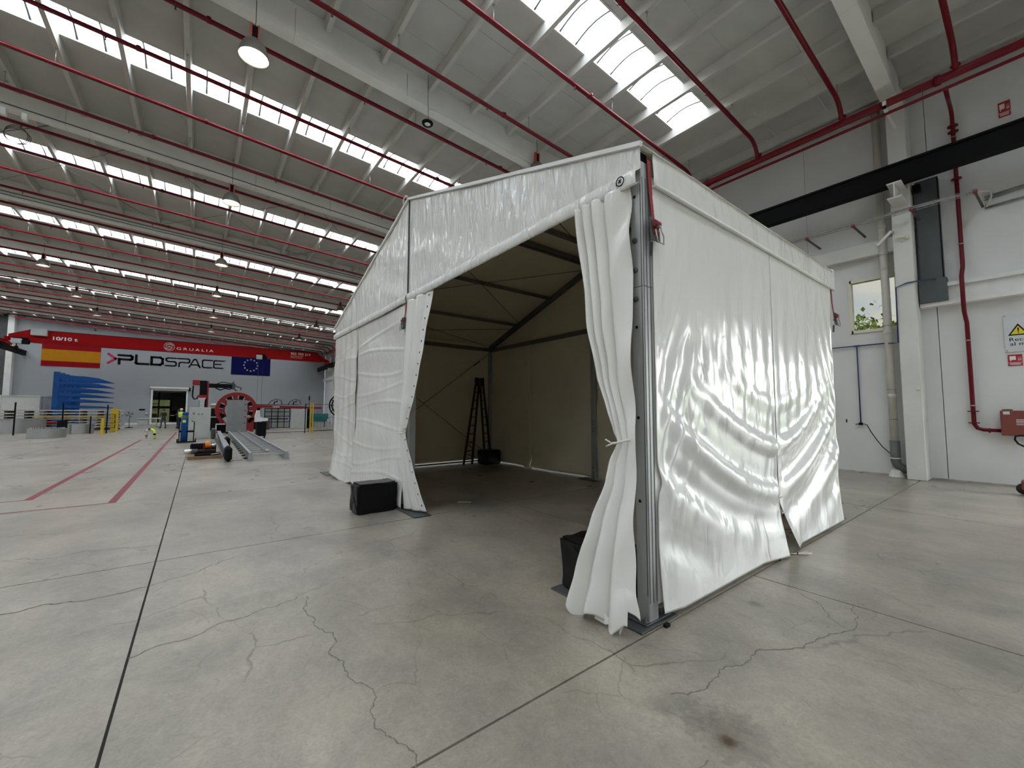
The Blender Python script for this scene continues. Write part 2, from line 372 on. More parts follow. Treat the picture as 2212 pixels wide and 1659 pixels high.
crack('floor_crack', [(-1.6, 6.4), (-1.2, 6.2), (-.9, 6.3)], .008, .015)
crack('floor_crack', [(-.28, 7.9), (.2, 8.1), (.9, 8.2)], .006, .015)
crack('floor_crack', [(-1.9, 7.6), (-1.4, 7.4), (-1.0, 7.3)], .006, .015)
crack('floor_crack', [(1.3, 1.02), (1.45, .95), (1.6, 1.0), (1.8, .95)], .005, .02)
# red floor tapes (two aisle lines with their return legs)
def tape(pts, w, name='floor_tape'):
    m = MB()
    for (a, b), (c, d) in zip(pts, pts[1:]):
        m.bar((a, b, .0015), (c, d, .0015), w, .002)
    return m
o = tape([(-2.2, 10.37), (-2.25, 27.9)], .10).build('floor_tape', tape_r); tag(o, 'left of two long red tape lines running down the floor', 'tape', 'red aisle lines')
o = tape([(-1.06, 9.25), (-1.15, 36.0)], .10).build('floor_tape', tape_r); tag(o, 'right of two long red tape lines running down the floor', 'tape', 'red aisle lines')
o = tape([(-1.1, 9.27), (-4.5, 9.25)], .035).build('floor_tape', tape_r); tag(o, 'thin red line crossing left from the nearer tape end', 'tape')
o = tape([(-2.2, 10.38), (-5.0, 10.36)], .035).build('floor_tape', tape_r); tag(o, 'thin red line crossing left from the farther tape end', 'tape')

# ---- right wall: precast panels, each a piece
wr = thing('wall_right', (13, 0, 0), kind='structure'); wr['label'] = 'white precast panel wall along the right side'
def wy(j): return 1.32+2.357*j
g = .006
for j in range(-6, 24):
    y0, y1 = wy(j), min(wy(j+1), YF)
    if j == 23: y1 = YF
    m = MB()
    if j in (-2, -3):
        m.box(13, 13.25, y0+g, y1-g, 2.7 if j == -2 else 4.0, 9.3)
    elif j % 3 == 0:
        a, b = y0+.63, y0+1.51
        m.box(13, 13.25, y0+g, a, 0, 9.3).box(13, 13.25, b, y1-g, 0, 9.3).box(13, 13.25, a, b, 0, 3.48).box(13, 13.25, a, b, 4.75, 9.3)
    else: m.box(13, 13.25, y0+g, y1-g, 0, 9.3)
    m.build('wall_panel', wall_w, wr)
MB().box(13.2, 13.3, wy(-6), wy(-3), -.1, 9.3).box(13.2, 13.3, wy(-1), wy(-1)+2.9, -.1, 9.3).build('wall_backing', dsteel, wr)
for j in (0, 3, 6, 9, 12, 15, 18, 21):
    a, b = wy(j)+.63, wy(j)+1.51
    w = thing('window_%d' % (j//3+1), (13, (a+b)/2, 3.48), kind='structure'); w['label'] = 'small high window with cream frame in right wall' 
    MB().box(12.97, 13.12, a-.03, a+.035, 3.44, 4.79).box(12.97, 13.12, b-.035, b+.03, 3.44, 4.79).box(12.97, 13.12, a, b, 4.72, 4.79).box(12.97, 13.12, a, b, 3.44, 3.51).build('window_frame', cream, w)
    MB().box(13.07, 13.08, a, b, 3.48, 4.75).build('pane', win_glass, w)
# ledges along the wall
def ledge(y0, y1, z0, z1, x=12.8, name='wall_ledge'):
    m = MB().box(x, 13, y0, y1, z0, z1, .012)
    m.build(name, concrete_w, wr)
for k in range(-2, 8):
    yc = Y0+BAY*k
    if k >= 0: ledge(yc+.16, yc+BAY-.16, 5.27, 5.62)
    ledge(yc-BAY+.16 if k == 0 else yc+.17, yc-.16 if k == 0 else yc+BAY-.17, 6.98 if k else 7.15, 7.1 if k else 7.27, 12.93)
m = MB().box(12.78, 13, -13, 1.56, 3.82, 3.90).box(12.78, 13, -13, 1.56, 4.22, 4.30).box(12.86, 13, -13, 1.56, 3.90, 4.22); m.build('steel_ledge', wht, wr)
MB().box(12.985, 13, YN, YF, 0, .03).build('wall_foot', mat('wall foot grime', (.42, .40, .36), .8, var=.3, vs=6), wr)

# ---- far wall with doorway
wf = thing('wall_far', (0, YF, 0), kind='structure'); wf['label'] = 'white end wall far down the hall, darkened in colour to look dim'
DX0, DX1, DZ = -3.97, -1.15, 3.72
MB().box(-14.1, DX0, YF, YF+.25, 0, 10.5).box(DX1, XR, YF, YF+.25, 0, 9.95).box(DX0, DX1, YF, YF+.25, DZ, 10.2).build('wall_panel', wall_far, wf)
MB().box(-14.1, -13.7, YF-.6, YF+.25, 0, 10.5).build('corner_pier', concrete_w, wf)
MB().box(-6, 12.9, YF-.03, YF, 0, .18).build('skirting', wht, wf)
MB().box(XL, -14.1, YF, YF+.25, 0, 10.5).build('dark_panel', dsteel, wf)
# left / rear walls (outside the frame, close the hall)
w_ = thing('wall_left', (XL, 0, 0), kind='structure'); MB().box(XL-.25, XL, YN, YF, 0, 10.2).build('wall_panel', wall_w, w_)
w_ = thing('wall_rear', (0, YN, 0), kind='structure')
MB().box(XL, XR, YN-.25, YN, 0, 10.8).build('wall_panel', wall_w, w_)

# ---- columns on the right wall
def column(k):
    yc = Y0+BAY*k
    c = thing('wall_column', (12.7, yc, 0), kind='structure'); c['label'] = 'white concrete column standing against the right wall'
    MB().box(12.45, 13, yc-.16, yc+.16, 0, 8.36, .012).build('shaft', concrete_w, c)
    MB().box(12.45, 13, yc-.15, yc+.15, 8.36, 9.0).build('column_head', concrete_w, c)
    m = MB()   # I-section corbel carrying the runway beam
    m.box(11.88, 12.45, yc-.12, yc+.12, 6.49, 6.52).box(11.88, 12.45, yc-.12, yc+.12, 6.16, 6.19).box(11.88, 12.45, yc-.012, yc+.012, 6.19, 6.49)
    m.build('corbel', concrete_w, c)
    if k == 0:
        MB().box(12.445, 12.452, yc-.11, yc+.11, 5.95, 6.55).build('end_plate', concrete_w, c)
for k in range(-1, 8): column(k)
for k in range(5, 8):
    yc = Y0+BAY*k
    c = thing('wall_column', (-13.9, yc, 0), kind='structure'); c['label'] = 'white concrete column of the left row far away'
    MB().box(-14.1, -13.7, yc-.2, yc+.2, 0, 9.7, .02).build('shaft', concrete_w, c)

# ---- girders across the hall
def girder(k):
    yc = Y0+BAY*k; h = .135
    gr = thing('roof_girder', (0, yc, 9), kind='structure'); gr['label'] = 'white concrete roof girder spanning the hall'
    def sec(x0, x1, hh, z0, z1):
        def b(x): return 9.02-.05*x
        return [(x, yc+s*hh, b(x)+z) for x in (x0, x1) for s in (-1, 1) for z in (z0, z1)]
    F = [(0, 1, 3, 2), (4, 6, 7, 5), (0, 4, 5, 1), (2, 3, 7, 6), (0, 2, 6, 4), (1, 5, 7, 3)]
    MB().add(sec(-13.5, 12.07, h, 0, .15), F).build('bottom_flange', concrete_w, gr)
    MB().add(sec(-13.5, 12.5, h-.012, .15, .66), F).build('girder_web', concrete_w, gr)
    m = MB()
    if k in (0, 1, 2):
        for x in (-3.2, 1.2, 3.55, 8.8): m.add(sec(x, x+.012, h+.001, .0, .55), F)
        m.build('seam', mat('concrete seam', (.42, .42, .40), .8), gr)
    if k > -3:
        MB().add([(x, y, 9.02+.05*(x+13.5)+.675+z) for x in (XL, -13.5) for y in (yc-h, yc+h) for z in (0, .66)], F).build('left_span', concrete_w, gr)
for k in range(-2, 8): girder(k)

# ---- ceiling: purlins, panels, skylights
ce = thing('ceiling', (0, 20, 9.6), kind='structure'); ce['label'] = 'gently sloping grey panel roof with purlins and skylight strips'
PX = [.64+1.17*k for k in range(-12, 11)]
pm = sk = rb = None
for k in range(-2, 8):
    ya, yb = Y0+BAY*k+.135, Y0+BAY*(k+1)-.135; ym = bay_mid(k); s0, s1 = ym-.50, ym+.50
    if k < 0:
        st = MB()
    for i, x in enumerate(PX):
        z = roofz(x)
        def prl(m): return m.add([(x+a, y, z+b) for y in (ya, yb) for a, b in ((-.045, -.22), (.045, -.22), (.075, 0.01), (-.075, 0.01))],
                                 [(3, 2, 1, 0), (4, 5, 6, 7), (0, 1, 5, 4), (1, 2, 6, 5), (2, 3, 7, 6), (3, 0, 4, 7)])
        if k < 0: prl(st)
        else:
            if pm is None: pm = prl(MB()).build('purlin', purl_m, ce); py0 = k; pmx, pmy = x, ya
            else:
                o = pm.copy(); COL.objects.link(o); o.location = Vector((x-pmx, ya-pmy, roofz(x)-roofz(pmx)))*U
        # cell to the right of this purlin
        x0, x1 = x, (PX[i+1] if i+1 < len(PX) else XR)
        for (c0, c1) in ((ya-.12, s0), (s1, yb+.12)) if x < 9.5 else ((ya-.12, ym), (ym, yb+.12)):
            q = MB() if 0 <= k < 5 else (st if k < 0 else None)
            if q is None:
                if i == 0 and c0 < s0: far = MB()
                q = far
            n = 3 if k == 0 else 1; L_ = (c1-c0)/n
            for a in range(n):
                b0, b1 = c0+a*L_+(.006 if a else 0), c0+(a+1)*L_-(.006 if a < n-1 else 0)
                F = [(0, 1, 3, 2), (4, 6, 7, 5), (0, 4, 5, 1), (2, 3, 7, 6), (0, 2, 6, 4), (1, 5, 7, 3)]
                V = [(xx, yy, roofz(xx)+zz) for xx in (x0, x1) for yy in (b0, b1) for zz in (0, .12)]
                q.add(V, F)
            if 0 <= k < 5: q.build('roof_panel', roof_m, ce)
        if k < 0:
            pass
        if x < 9.5:
            zf = .05
            def pane(m): return m.grid(1, 5, lambda u, v: (x0+.05+u*(x1-x0-.1), s0+v*(s1-s0), roofz(x0+u*(x1-x0))+zf+.10*math.sin(PI*v)))
            def ribs(m):
                for f in (.30, .70):
                    xx = x0+f*(x1-x0)
                    m.tube([(xx, s0+v/5*(s1-s0), roofz(xx)+zf-.012+.10*math.sin(PI*v/5)) for v in range(6)], .021, 4)
                return m
            if k < 0:
                if i == 0: sp = MB()
                pane(sp)
            elif sk is None:
                sk = pane(MB()).build('skylight', sky_glass, ce); rb = ribs(MB()).build('skylight_rib', dsteel, sk); skx, sky = x0, s0
            else:
                o = sk.copy(); COL.objects.link(o); o.location = Vector((x0-skx, s0-sky, roofz(x0)-roofz(skx)))*U
                r2 = rb.copy(); COL.objects.link(r2); r2.parent = o
    # kerbs along the skylight strip
    m = MB()
    for yy in (s0, s1): m.add([(xx, y, roofz(xx)+z) for xx in (PX[0], 10.0) for y in (yy-.02, yy+.02) for z in (-.01, .13)], F)
    m.add([(xx, y, roofz(xx)+z) for xx in (9.96, 10.02) for y in (s0, s1) for z in (0, .2)], F)
    m.build('skylight_kerb', purl_m, ce)
    if k < 0:
        o = st.build('rear_roof', roof_m, ce); o['kind'] = 'stuff'; sp.build('rear_skylight', sky_glass, ce)['kind'] = 'stuff'
    elif k >= 5:
        far.build('far_roof', roof_m, ce)['kind'] = 'stuff'
    if True:
        m = MB()
        for c0, c1 in ((ya-.13, s0), (s1, yb+.13)): m.add([(x, y, roofz(x-.001)+z) for x in (XL, PX[0]) for y in (c0, c1) for z in (0, .12)], F)
        for kk in range(19):
            x = PX[0]-1.17*(kk+1); m.box(x-.05, x+.05, ya, yb, roofz(x)-.2, roofz(x))
        m.build('left_roof', roof_m, ce)['kind'] = 'stuff'
        MB().add([(x, y, roofz(x-.001)+.1) for x in (XL, PX[0]) for y in (s0, s1)], [(0, 1, 3, 2)]).build('left_skylight', sky_glass, ce)['kind'] = 'stuff'
MB().box(XR-.02, XR+.3, YN, YF, 8.95, 9.4).build('eaves_closure', wall_w, ce)
# edge channel near the wall, running along the hall
m = MB()
for k in range(-2, 8):
    ya, yb = Y0+BAY*k+.15, Y0+BAY*(k+1)-.15
    m.box(12.55, 12.62, ya, yb, 8.72, 8.86)
m.build('edge_channel', purl_m, ce)

# ================================================================== SERVICES ON ROOF AND WALL
def pz(x): return 9.095-.05*x
rodp = headp = coup = None
ordn = ['first', 'second', 'third', 'fourth', 'fifth', 'sixth', 'seventh', 'eighth', 'ninth', 'tenth', 'eleventh', 'twelfth', 'thirteenth', 'fourteenth', 'fifteenth', 'sixteenth', 'seventeenth', 'eighteenth', 'nineteenth', 'twentieth', 'twenty-first', 'twenty-second', 'twenty-third', 'twenty-fourth', 'twenty-fifth', 'twenty-sixth', 'twenty-seventh', 'twenty-eighth', 'twenty-ninth', 'thirtieth', 'thirty-first', 'thirty-second', 'thirty-third', 'thirty-fourth']
for j in range(-1, 31):
    y = 2.46+1.7675*j
    t = thing('sprinkler_pipe', (0, y, 9.1), 'red sprinkler branch pipe under the roof, %s counted from the camera end' % ordn[j+1], 'pipe', 'red sprinkler branch pipes under the roof')
    xe = 11.3
    pts = [(-13.4, y, pz(-13.4)), (xe-.35, y, pz(xe))]
    for a in range(1, 6):
        q = a/5*PI/2*.9; pts.append((xe-.35+.42*math.sin(q), y, pz(xe)-.42*(1-math.cos(q))))
    pts += [(xe+.16, y, 8.17)]
    MB().tube(pts, .047, 10 if j < 8 else 6).build('pipe', red_p, t)
    for i in range(8):
        x = 11.17-1.17*(3*i+(j % 2)*1.5 + .5) + .59
        x = .64+1.17*round((x-.64)/1.17)
        if rodp is None:
            rodp = MB().tube([(x, y, pz(x)), (x, y, roofz(x)-.2)], .006, 5).box(x-.02, x+.02, y-.02, y+.02, roofz(x)-.235, roofz(x)-.215).build('hanger_rod', steel, t); rx = x
        else:
            o = rodp.copy(); COL.objects.link(o); o.parent = t; o.location = Vector((x-rx, 0, -.05*(x-rx)))*U
        xh = x-1.3
        if xh < -13: continue
        if headp is None:
            headp = MB().lathe((xh, y, pz(xh)-.09), [(.004, -.03), (.022, -.028), (.006, -.02), (.01, 0), (.018, .02), (.018, .06)], 8).build('sprinkler_head', dsteel, t); hx = xh
            coup = MB().lathe((xh+.5, y, pz(xh+.5)), [(.048, -.04), (.062, -.035), (.062, .035), (.048, .04)], 10, 'x').box(xh+.48, xh+.52, y-.075, y+.075, pz(xh)-.04, pz(xh)).build('coupling', red_p, t)
        else:
            o = headp.copy(); COL.objects.link(o); o.parent = t; o.location = Vector((xh-hx, 0, -.05*(xh-hx)))*U
            if i % 2:
                o = coup.copy(); COL.objects.link(o); o.parent = t; o.location = Vector((xh-hx, 0, -.05*(xh-hx)))*U
    MB().lathe((xe+.14, y, 8.24), [(.045, -.02), (.075, -.015), (.075, .015), (.045, .02)], 10).build('coupling', red_p, t)

t = thing('sprinkler_main', (11.5, 0, 8.1), 'thick red sprinkler main pipe running along the right wall', 'pipe')
MB().tube([(11.5, YN+.2, 8.13), (11.5, YF-.3, 8.13)], .082, 14).build('pipe', red_p, t)
for k in range(-1, 8):
    yc = Y0+BAY*k
    m = MB().box(11.38, 12.45, yc-.03, yc+.03, 7.98, 8.04).box(11.38, 11.42, yc-.03, yc+.03, 7.98, 8.14); m.build('support_arm', concrete_w, t)
for yy in (.95, 5.6, 10.3): MB().lathe((11.5, yy, 8.13), [(.083, -.05), (.10, -.045), (.10, .045), (.083, .05)], 12, 'y').build('coupling', red_p, t)
t = thing('hydrant_pipe', (11.62, 0, 7.98), 'thinner red hydrant pipe just below the thick main, dropping to the hose cabinet', 'pipe')
MB().tube([(11.62, YN+.2, 7.97), (11.62, YF-.3, 7.97)], .034, 10).build('pipe', red_p, t)
MB().tube([(11.62, .86, 7.97), (12.2, .875, 8.03), (12.75, .885, 8.08), (12.86, .885, 8.0), (12.88, .885, 7.8), (12.88, .885, 4.75), (12.86, .885, 4.6), (12.72, .90, 4.38), (12.68, .90, 4.2), (12.68, .90, 3.75), (12.72, .90, 3.6), (12.88, .885, 3.38), (12.88, .885, 3.2), (12.88, .885, 1.24), (12.87, .84, 1.15), (12.86, .76, 1.12), (12.86, .5, 1.11)], .036, 10).build('riser', red_p, t)
for z in (7.75, 7.62, 6.55, 1.5, 1.26): MB().lathe((12.88, .885, z), [(.036, -.012), (.085, -.01), (.085, .01), (.036, .012)], 14).build('flange', red_p, t)
for z in (7.5, 5.1, 3.0, 1.62): MB().lathe((12.88, .885, z), [(.037, -.012), (.045, -.01), (.045, .01), (.037, .012)], 12).box(12.9, 13, .875, .895, z-.01, z+.01).build('pipe_clamp', steel, t)
MB().lathe((12.86, .68, 1.11), [(.037, -.015), (.05, -.01), (.05, .01), (.037, .015)], 10, 'y').build('pipe_clamp', red_p, t)

t = thing('runway_beam', (12.1, 0, 6.7), 'long black steel crane runway beam along the right wall', 'beam')
m = MB().box(12.0, 12.24, YN+.1, YF-.05, 6.95, 6.99).box(12.0, 12.24, YN+.1, YF-.05, 6.53, 6.57).box(12.04, 12.2, YN+.1, YF-.05, 6.57, 6.95)
m.box(12.08, 12.14, YN+.1, YF-.05, 6.99, 7.03); m.build('beam', black, t)
t = thing('runway_beam', (-13.0, 45, 6.7), 'black crane runway beam at the far left', 'beam')
MB().box(-13.2, -12.96, 30, YF-.05, 6.9, 7.0).box(-13.2, -12.96, 30, YF-.05, 6.55, 6.6).box(-13.16, -13.0, 30, YF-.05, 6.6, 6.9).build('beam', black, t)

# drain pipe, window-side services
t = thing('drain_pipe', (12.8, 2.12, 0), 'fat white drain pipe beside the column with a grey boot', 'pipe')
MB().tube([(12.8, 2.12, .42), (12.8, 2.12, 3.6), (12.8, 2.13, 8.9)], .078, 16).build('pipe', pvc_pipe, t)
for z in (5.9, 4.9, 3.35, 1.85): MB().lathe((12.8, 2.12, z), [(.079, -.05), (.086, -.045), (.086, .045), (.079, .05)], 16).build('pipe_socket', pvc_pipe, t)
for z in (5.2, 3.5, 2.0, 1.3): MB().box(12.86, 13, 2.11, 2.13, z, z+.02).lathe((12.8, 2.12, z), [(.08, 0), (.083, .01), (.08, .02)], 16).build('pipe_clamp', steel, t)
MB().tube([(12.8, 2.12, .82), (12.8, 2.12, .36), (12.8, 2.10, .27), (12.82, 2.02, .2), (12.86, 1.92, .16)], .092, 14).build('drain_boot', boot_m, t)
MB().lathe((12.8, 2.12, .42), [(.094, -.012), (.099, -.01), (.099, .01), (.094, .012)], 16).build('pipe_clamp', wht, t, 'bright ring clamp on the boot')
MB().lathe((12.8, 2.12, 0), [(.14, 0), (.13, .04), (.11, .10), (.08, .16)], 12, cap=True).build('mortar_foot', concrete_w, t)

t = thing('compressed_air_line', (12.95, 2.7, 3.1), 'dark blue compressed air pipe on the wall left of the column', 'pipe')
m = MB().tube([(12.94, 6.5, 3.13), (12.94, 2.2, 3.12)], .014, 8).tube([(12.94, 2.74, 3.12), (12.94, 2.74, 1.22)], .014, 8)
m.tube([(12.94, 2.2, 3.12), (12.5, 2.02, 3.05), (12.42, 1.9, 3.04), (12.42, 1.885, 4.3), (12.42, 1.7, 4.36), (12.42, 1.5, 4.36), (12.7, 1.3, 4.40), (12.94, 1.18, 4.44), (12.94, 1.16, 4.3)], .014, 8)
m.build('pipe', blue_pipe, t)
MB().box(12.91, 12.97, 2.70, 2.78, 1.16, 1.22, .01).box(12.9, 12.93, 2.72, 2.84, 1.17, 1.19).build('outlet_valve', black, t)
MB().box(12.92, 12.96, 2.68, 2.8, 3.1, 3.14, .008).build('tee_fitting', blue_pipe, t)
hose = MB().tube([(12.93, 2.68, 1.19), (12.9, 2.62, 1.17), (12.9, 2.55, 1.0), (12.88, 2.45, .82), (12.86, 2.35, .66), (12.85, 2.22, .52), (12.84, 2.2, .46)], .009, 6).build('air_hose', black, t)

t = thing('cable_tray', (12.2, 2, 5.9), 'wire cable tray on angled brackets crossing in front of the column', 'tray')
m = MB()
for x in (12.12, 12.28): m.tube([(x, 8.0, 5.94), (x, .58, 5.9)], .006, 5)
for z in (.04,): m.tube([(12.12, 8, 5.98), (12.12, .58, 5.94)], .005, 5)
for i in range(60): y = .6+i*.12; m.tube([(12.12, y, 5.95), (12.12, y, 5.9), (12.28, y, 5.9), (12.28, y, 5.95)], .003, 4)
m.build('wire_tray', steel, t)
MB().tube([(12.18, 7.8, 5.935), (12.19, 3.2, 5.93), (12.17, 1.6, 5.95), (12.2, .62, 5.93)], .013, 8).tube([(12.23, 7.8, 5.93), (12.22, 2.2, 5.94), (12.24, .55, 5.92)], .010, 8).build('cable', steel, t)
for y in (7.6, 5.5, 3.45, 2.52, 1.52, .6):
    MB().bar((12.15, y, 5.88), (13, y-.05, 5.83), .035, .035).build('bracket', dsteel, t)
    MB().box(12.12, 12.18, y-.03, y+.03, 5.86, 5.93).build('bracket_cap', strap_r, t)
t = thing('conduit_run', (12.95, 0, 5.9), 'bundle of thin grey conduits on the wall right of the red riser', 'conduit')
m = MB()
for z0, z1 in ((5.98, 6.02), (6.01, 6.05), (5.94, 5.985), (5.79, 5.80), (5.76, 5.77)):
    m.tube([(12.96, .52, z0), (12.96, -.2, z1+.02), (12.96, -12, z1+.3)], .012, 6)
m.build('conduit', steel, t)
MB().tube([(12.2, .60, 5.93), (12.5, .56, 6.0), (12.8, .50, 6.08), (12.94, .44, 6.1), (12.95, .42, 6.0), (12.93, .47, 5.86), (12.94, .5, 5.78)], .022, 8).build('cable', pvc_pipe, t)

t = thing('sheet_duct', (12.9, 1.32, 5), 'dark grey sheet metal shaft on the wall behind the column', 'duct')
MB().box(12.78, 13, 1.16, 1.53, 4.3, 6.72, .01).build('shaft', grey_duct, t)
MB().box(12.72, 13, 1.12, 1.56, 3.9, 4.42, .01).build('lower_casing', grey_duct, t)
MB().box(12.6, 12.78, 1.42, 1.55, 6.45, 6.6).build('motor_bracket', black, t)
MB().tube([(12.77, 1.165, 6.7), (12.77, 1.165, 4.4)], .01, 5).build('edge_cable', black, t)

o = MB().box(12.40, 12.45, 1.63, 1.68, 5.36, 5.44, .006).tube([(12.36, 1.655, 5.4), (12.36, 1.8, 5.42)], .028, 8).tube([(12.36, 1.8, 5.42), (12.36, 1.84, 5.42)], .034, 8).build('wall_camera', cream); tag(o, 'small stubby camera fixed on the column below the cable tray', 'camera')
t = thing('emergency_light', (12.4, 1.98, 5.5), 'tilted slim white tube light on the column edge', 'lamp')
MB().bar((12.42, 2.16, 5.36), (12.42, 1.90, 5.62), .05, .05).build('tube_body', wht, t); MB().box(12.42, 12.46, 1.86, 1.92, 5.56, 5.62).build('mount', steel, t)
o = MB().box(12.95, 13, 1.665, 1.72, 1.94, 2.05, .008).build('wall_socket', cream); tag(o, 'small cream socket on the wall right of the column', 'socket')
o = MB().box(12.425, 12.45, 1.60, 1.66, 1.96, 2.04, .006).build('switch_box', cream); tag(o, 'small cream switch on the column face at chest height', 'switch')
o = MB().box(12.985, 13, 3.02, 3.04, 1.22, 1.30).build('wall_plug', black); tag(o, 'tiny black plug in the wall left of the air hose outlet', 'plug')

# signs
t = thing('warning_sign', (12.98, 0, 3.1), 'large white warning sign with yellow triangle at the right edge', 'sign')
MB().box(12.975, 12.99, -.55, .40, 2.70, 3.47, .003).build('plate', sign_w, t)
def fx(X): return lambda a, b, s: (X-s, a, b)
def tri(cy, z0, w, h): return [(cy-w/2, z0), (cy+w/2, z0), (cy, z0+h)]
MB().prism([(12.974, a, b) for a, b in tri(.215, 3.03, .27, .235)], (-.002, 0, 0)).build('triangle_edge', ink, t)
MB().prism([(12.972, a, b) for a, b in tri(.215, 3.052, .20, .172)], (-.002, 0, 0)).build('triangle', sign_y, t)
MB().prism([(12.970, .226, 3.18), (12.970, .204, 3.18), (12.970, .210, 3.10), (12.970, .220, 3.10)], (-.002, 0, 0)).box(12.968, 12.970, .208, .222, 3.072, 3.090).build('exclamation_mark', ink, t)
text('lettering', 'Recuerda', .098, (12.973, .345, 2.915), (0, -1, 0), (0, 0, 1), ink, t, sx=1.25, ext=.001)
text('lettering', 'al máximo', .098, (12.973, .335, 2.825), (0, -1, 0), (0, 0, 1), ink, t, sx=1.25, ext=.001)
for y, z in ((.375, 3.44), (.375, 2.73)): MB().lathe((12.973, y, z), [(.0, 0), (.008, -.001), (.008, -.002)], 8, 'x').build('screw', ink, t)
def hose_sign(name, y0, y1, z0, z1, label):
    t = thing(name, (12.98, (y0+y1)/2, z0), label, 'sign')
    h = z1-z0; w = y1-y0
    MB().box(12.985, 12.995, y0, y1, z0, z1).build('plate', sign_r, t)
    m = MB(); m.box(12.982, 12.985, y1-.55*w, y1-.12*w, z0+.52*h, z0+.86*h)
    m.box(12.982, 12.985, y1-.22*w, y1-.16*w, z0+.40*h, z0+.52*h)
    m.box(12.982, 12.985, y0+.02*w, y1-.02*w, z0+.26*h, z0+.29*h)
    for q in (.08, .17): m.box(12.982, 12.985, y0+.12*w, y1-.12*w, z0+q*h, z0+(q+.045)*h)
    m.build('pictogram', wht, t, 'white hose pictogram')
    m = MB()
    for q in (.08, .17, .26): m.prism([(12.983, y0+q*w, z0+.42*h), (12.983, y0+(q+.05)*w, z0+.46*h), (12.983, y0+(q+.03)*w, z0+.84*h)], (-.002, 0, 0))
    m.build('flame_marks', wht, t)
hose_sign('fire_hose_sign', .19, .375, 2.42, 2.645, 'red fire hose sign directly below the white warning sign')
hose_sign('fire_hose_sign', .085, .245, 7.60, 7.92, 'red fire hose sign high on the wall above the runway beam')
t = thing('hose_cabinet', (12.85, .1, 1.03), 'brownish red fire hose cabinet on the right wall', 'cabinet')
MB().box(12.76, 13, -.28, .525, 1.02, 1.515, .008).build('body', box_r, t)
m = MB()
for z in (1.33, 1.30, 1.27, 1.235): m.box(12.757, 12.76, .17, .325, z, z+.012)
m.build('lettering', wht, t, 'faint white lettering lines')
MB().box(12.755, 12.76, .40, .485, 1.44, 1.50).build('tag_label', sign_w, t)
t = thing('folded_rag', (12.85, .42, 1.515), 'olive pouch lying on top of the red hose cabinet', 'pouch')
MB().box(12.80, 12.93, .36, .50, 1.516, 1.55, .012).build('pouch', mat('olive cloth', (.22, .20, .08), .8), t)
t = thing('pallet_truck', (11.7, .2, 0), 'black pallet truck handle and wheel at the right edge', 'trolley')
MB().tube([(11.5, .19, .86), (11.5, .29, .93), (11.5, .325, 1.0), (11.5, .315, 1.06), (11.5, .26, 1.075), (11.5, .1, 1.075), (11.5, -.1, 1.06), (11.5, -.14, .98), (11.5, -.05, .9), (11.5, .05, .85)], .014, 8).build('handle', black, t)
MB().tube([(11.5, .05, .85), (11.6, .02, .2)], .02, 8).build('steering_rod', black, t)
MB().lathe((11.9, .27, .1), [(.03, -.03), (.09, -.03), (.1, -.02), (.1, .02), (.09, .03), (.03, .03)], 18, 'x').build('wheel', rubber, t)
MB().lathe((11.9, -.12, .1), [(.03, -.03), (.09, -.03), (.1, -.02), (.1, .02), (.09, .03), (.03, .03)], 18, 'x').box(11.75, 12.0, -.15, .3, .08, .26, .02).build('chassis', box_r, t)

# ---- lamps
lampglow = mat('lamp glow', (1, .9, .8), .5, emit=(1, .86, .72), es=9)
shade_m = mat('lamp shade', (.20, .185, .17), .4, .4)
fin_m = mat('orange red lamp fins', (.50, .05, .015), .5)
def lamp(x, y, z, label):
    t = thing('high_bay_lamp', (x, y, z), label, 'lamp', 'bell-shaped high bay lamps under the girders')
    MB().lathe((x, y, z), [(.245, -.15), (.243, -.12), (.225, -.02), (.19, .08), (.13, .16), (.07, .20), (.05, .205)], 28).build('shade', shade_m, t, solid=.004)
    MB().lathe((x, y, z), [(.0, -.05), (.12, -.055), (.215, -.07), (.215, -.05), (.0, -.04)], 24).build('diffuser', lampglow, t, 'glowing warm lens')
    MB().box(x-.045, x+.045, y-.03, y+.03, z+.19, z+.47, .005).build('ballast_box', black, t)
    MB().box(x-.07, x-.045, y-.045, y+.045, z+.18, z+.49).box(x+.045, x+.07, y-.045, y+.045, z+.18, z+.49).build('side_fins', fin_m, t)
    MB().tube([(x, y, z+.47), (x+.01, y, z+.56), (x, y, roofz(x)+.02)], .007, 5).build('cable', dsteel, t)
    return t
li = 0
for X, ks in ((.54, ((1, 8.62), (2, 15.36), (3, 22.39), (4, 28.72), (5, 35.55), (6, 42.1))), (-5.92, ((4, 27.46), (5, 33.83), (6, 39.81))), (7.16, ((4, 28.04), (5, 35.0), (6, 42.0)))):
    for i, (k, ym) in enumerate(ks):
        yl = Y0+BAY*k-.27; s = yl/ym
        lamp(X*s, yl, 1.5+6.7*s, '%s lamp of the %s row of bell lamps, counted from the near end' % (ordn[i], {.54: 'middle', -5.92: 'left', 7.16: 'right'}[X]))
lamp(7.42, 8.5, 8.42, 'bell lamp with orange fins just above the tent roof edge')
t = thing('led_disc_lamp', (4.0, 8.5, 8.26), 'round black LED lamp hanging unlit below the second girder', 'lamp')
MB().lathe((4.0, 8.5, 8.26), [(.07, -.02), (.118, -.022), (.13, -.005), (.13, .02), (.09, .04), (.04, .07), (.0, .07)], 24).build('housing', black, t)
MB().lathe((4.0, 8.5, 8.26), [(.0, -.018), (.075, -.018), (.075, -.014)], 20).build('lens', wht, t)
MB().tube([(4.0, 8.5, 8.33), (4.02, 8.5, 8.42), (4.0, 8.5, 8.85), (4.0, 8.5, roofz(4)+.02)], .006, 5).build('cable', dsteel, t)
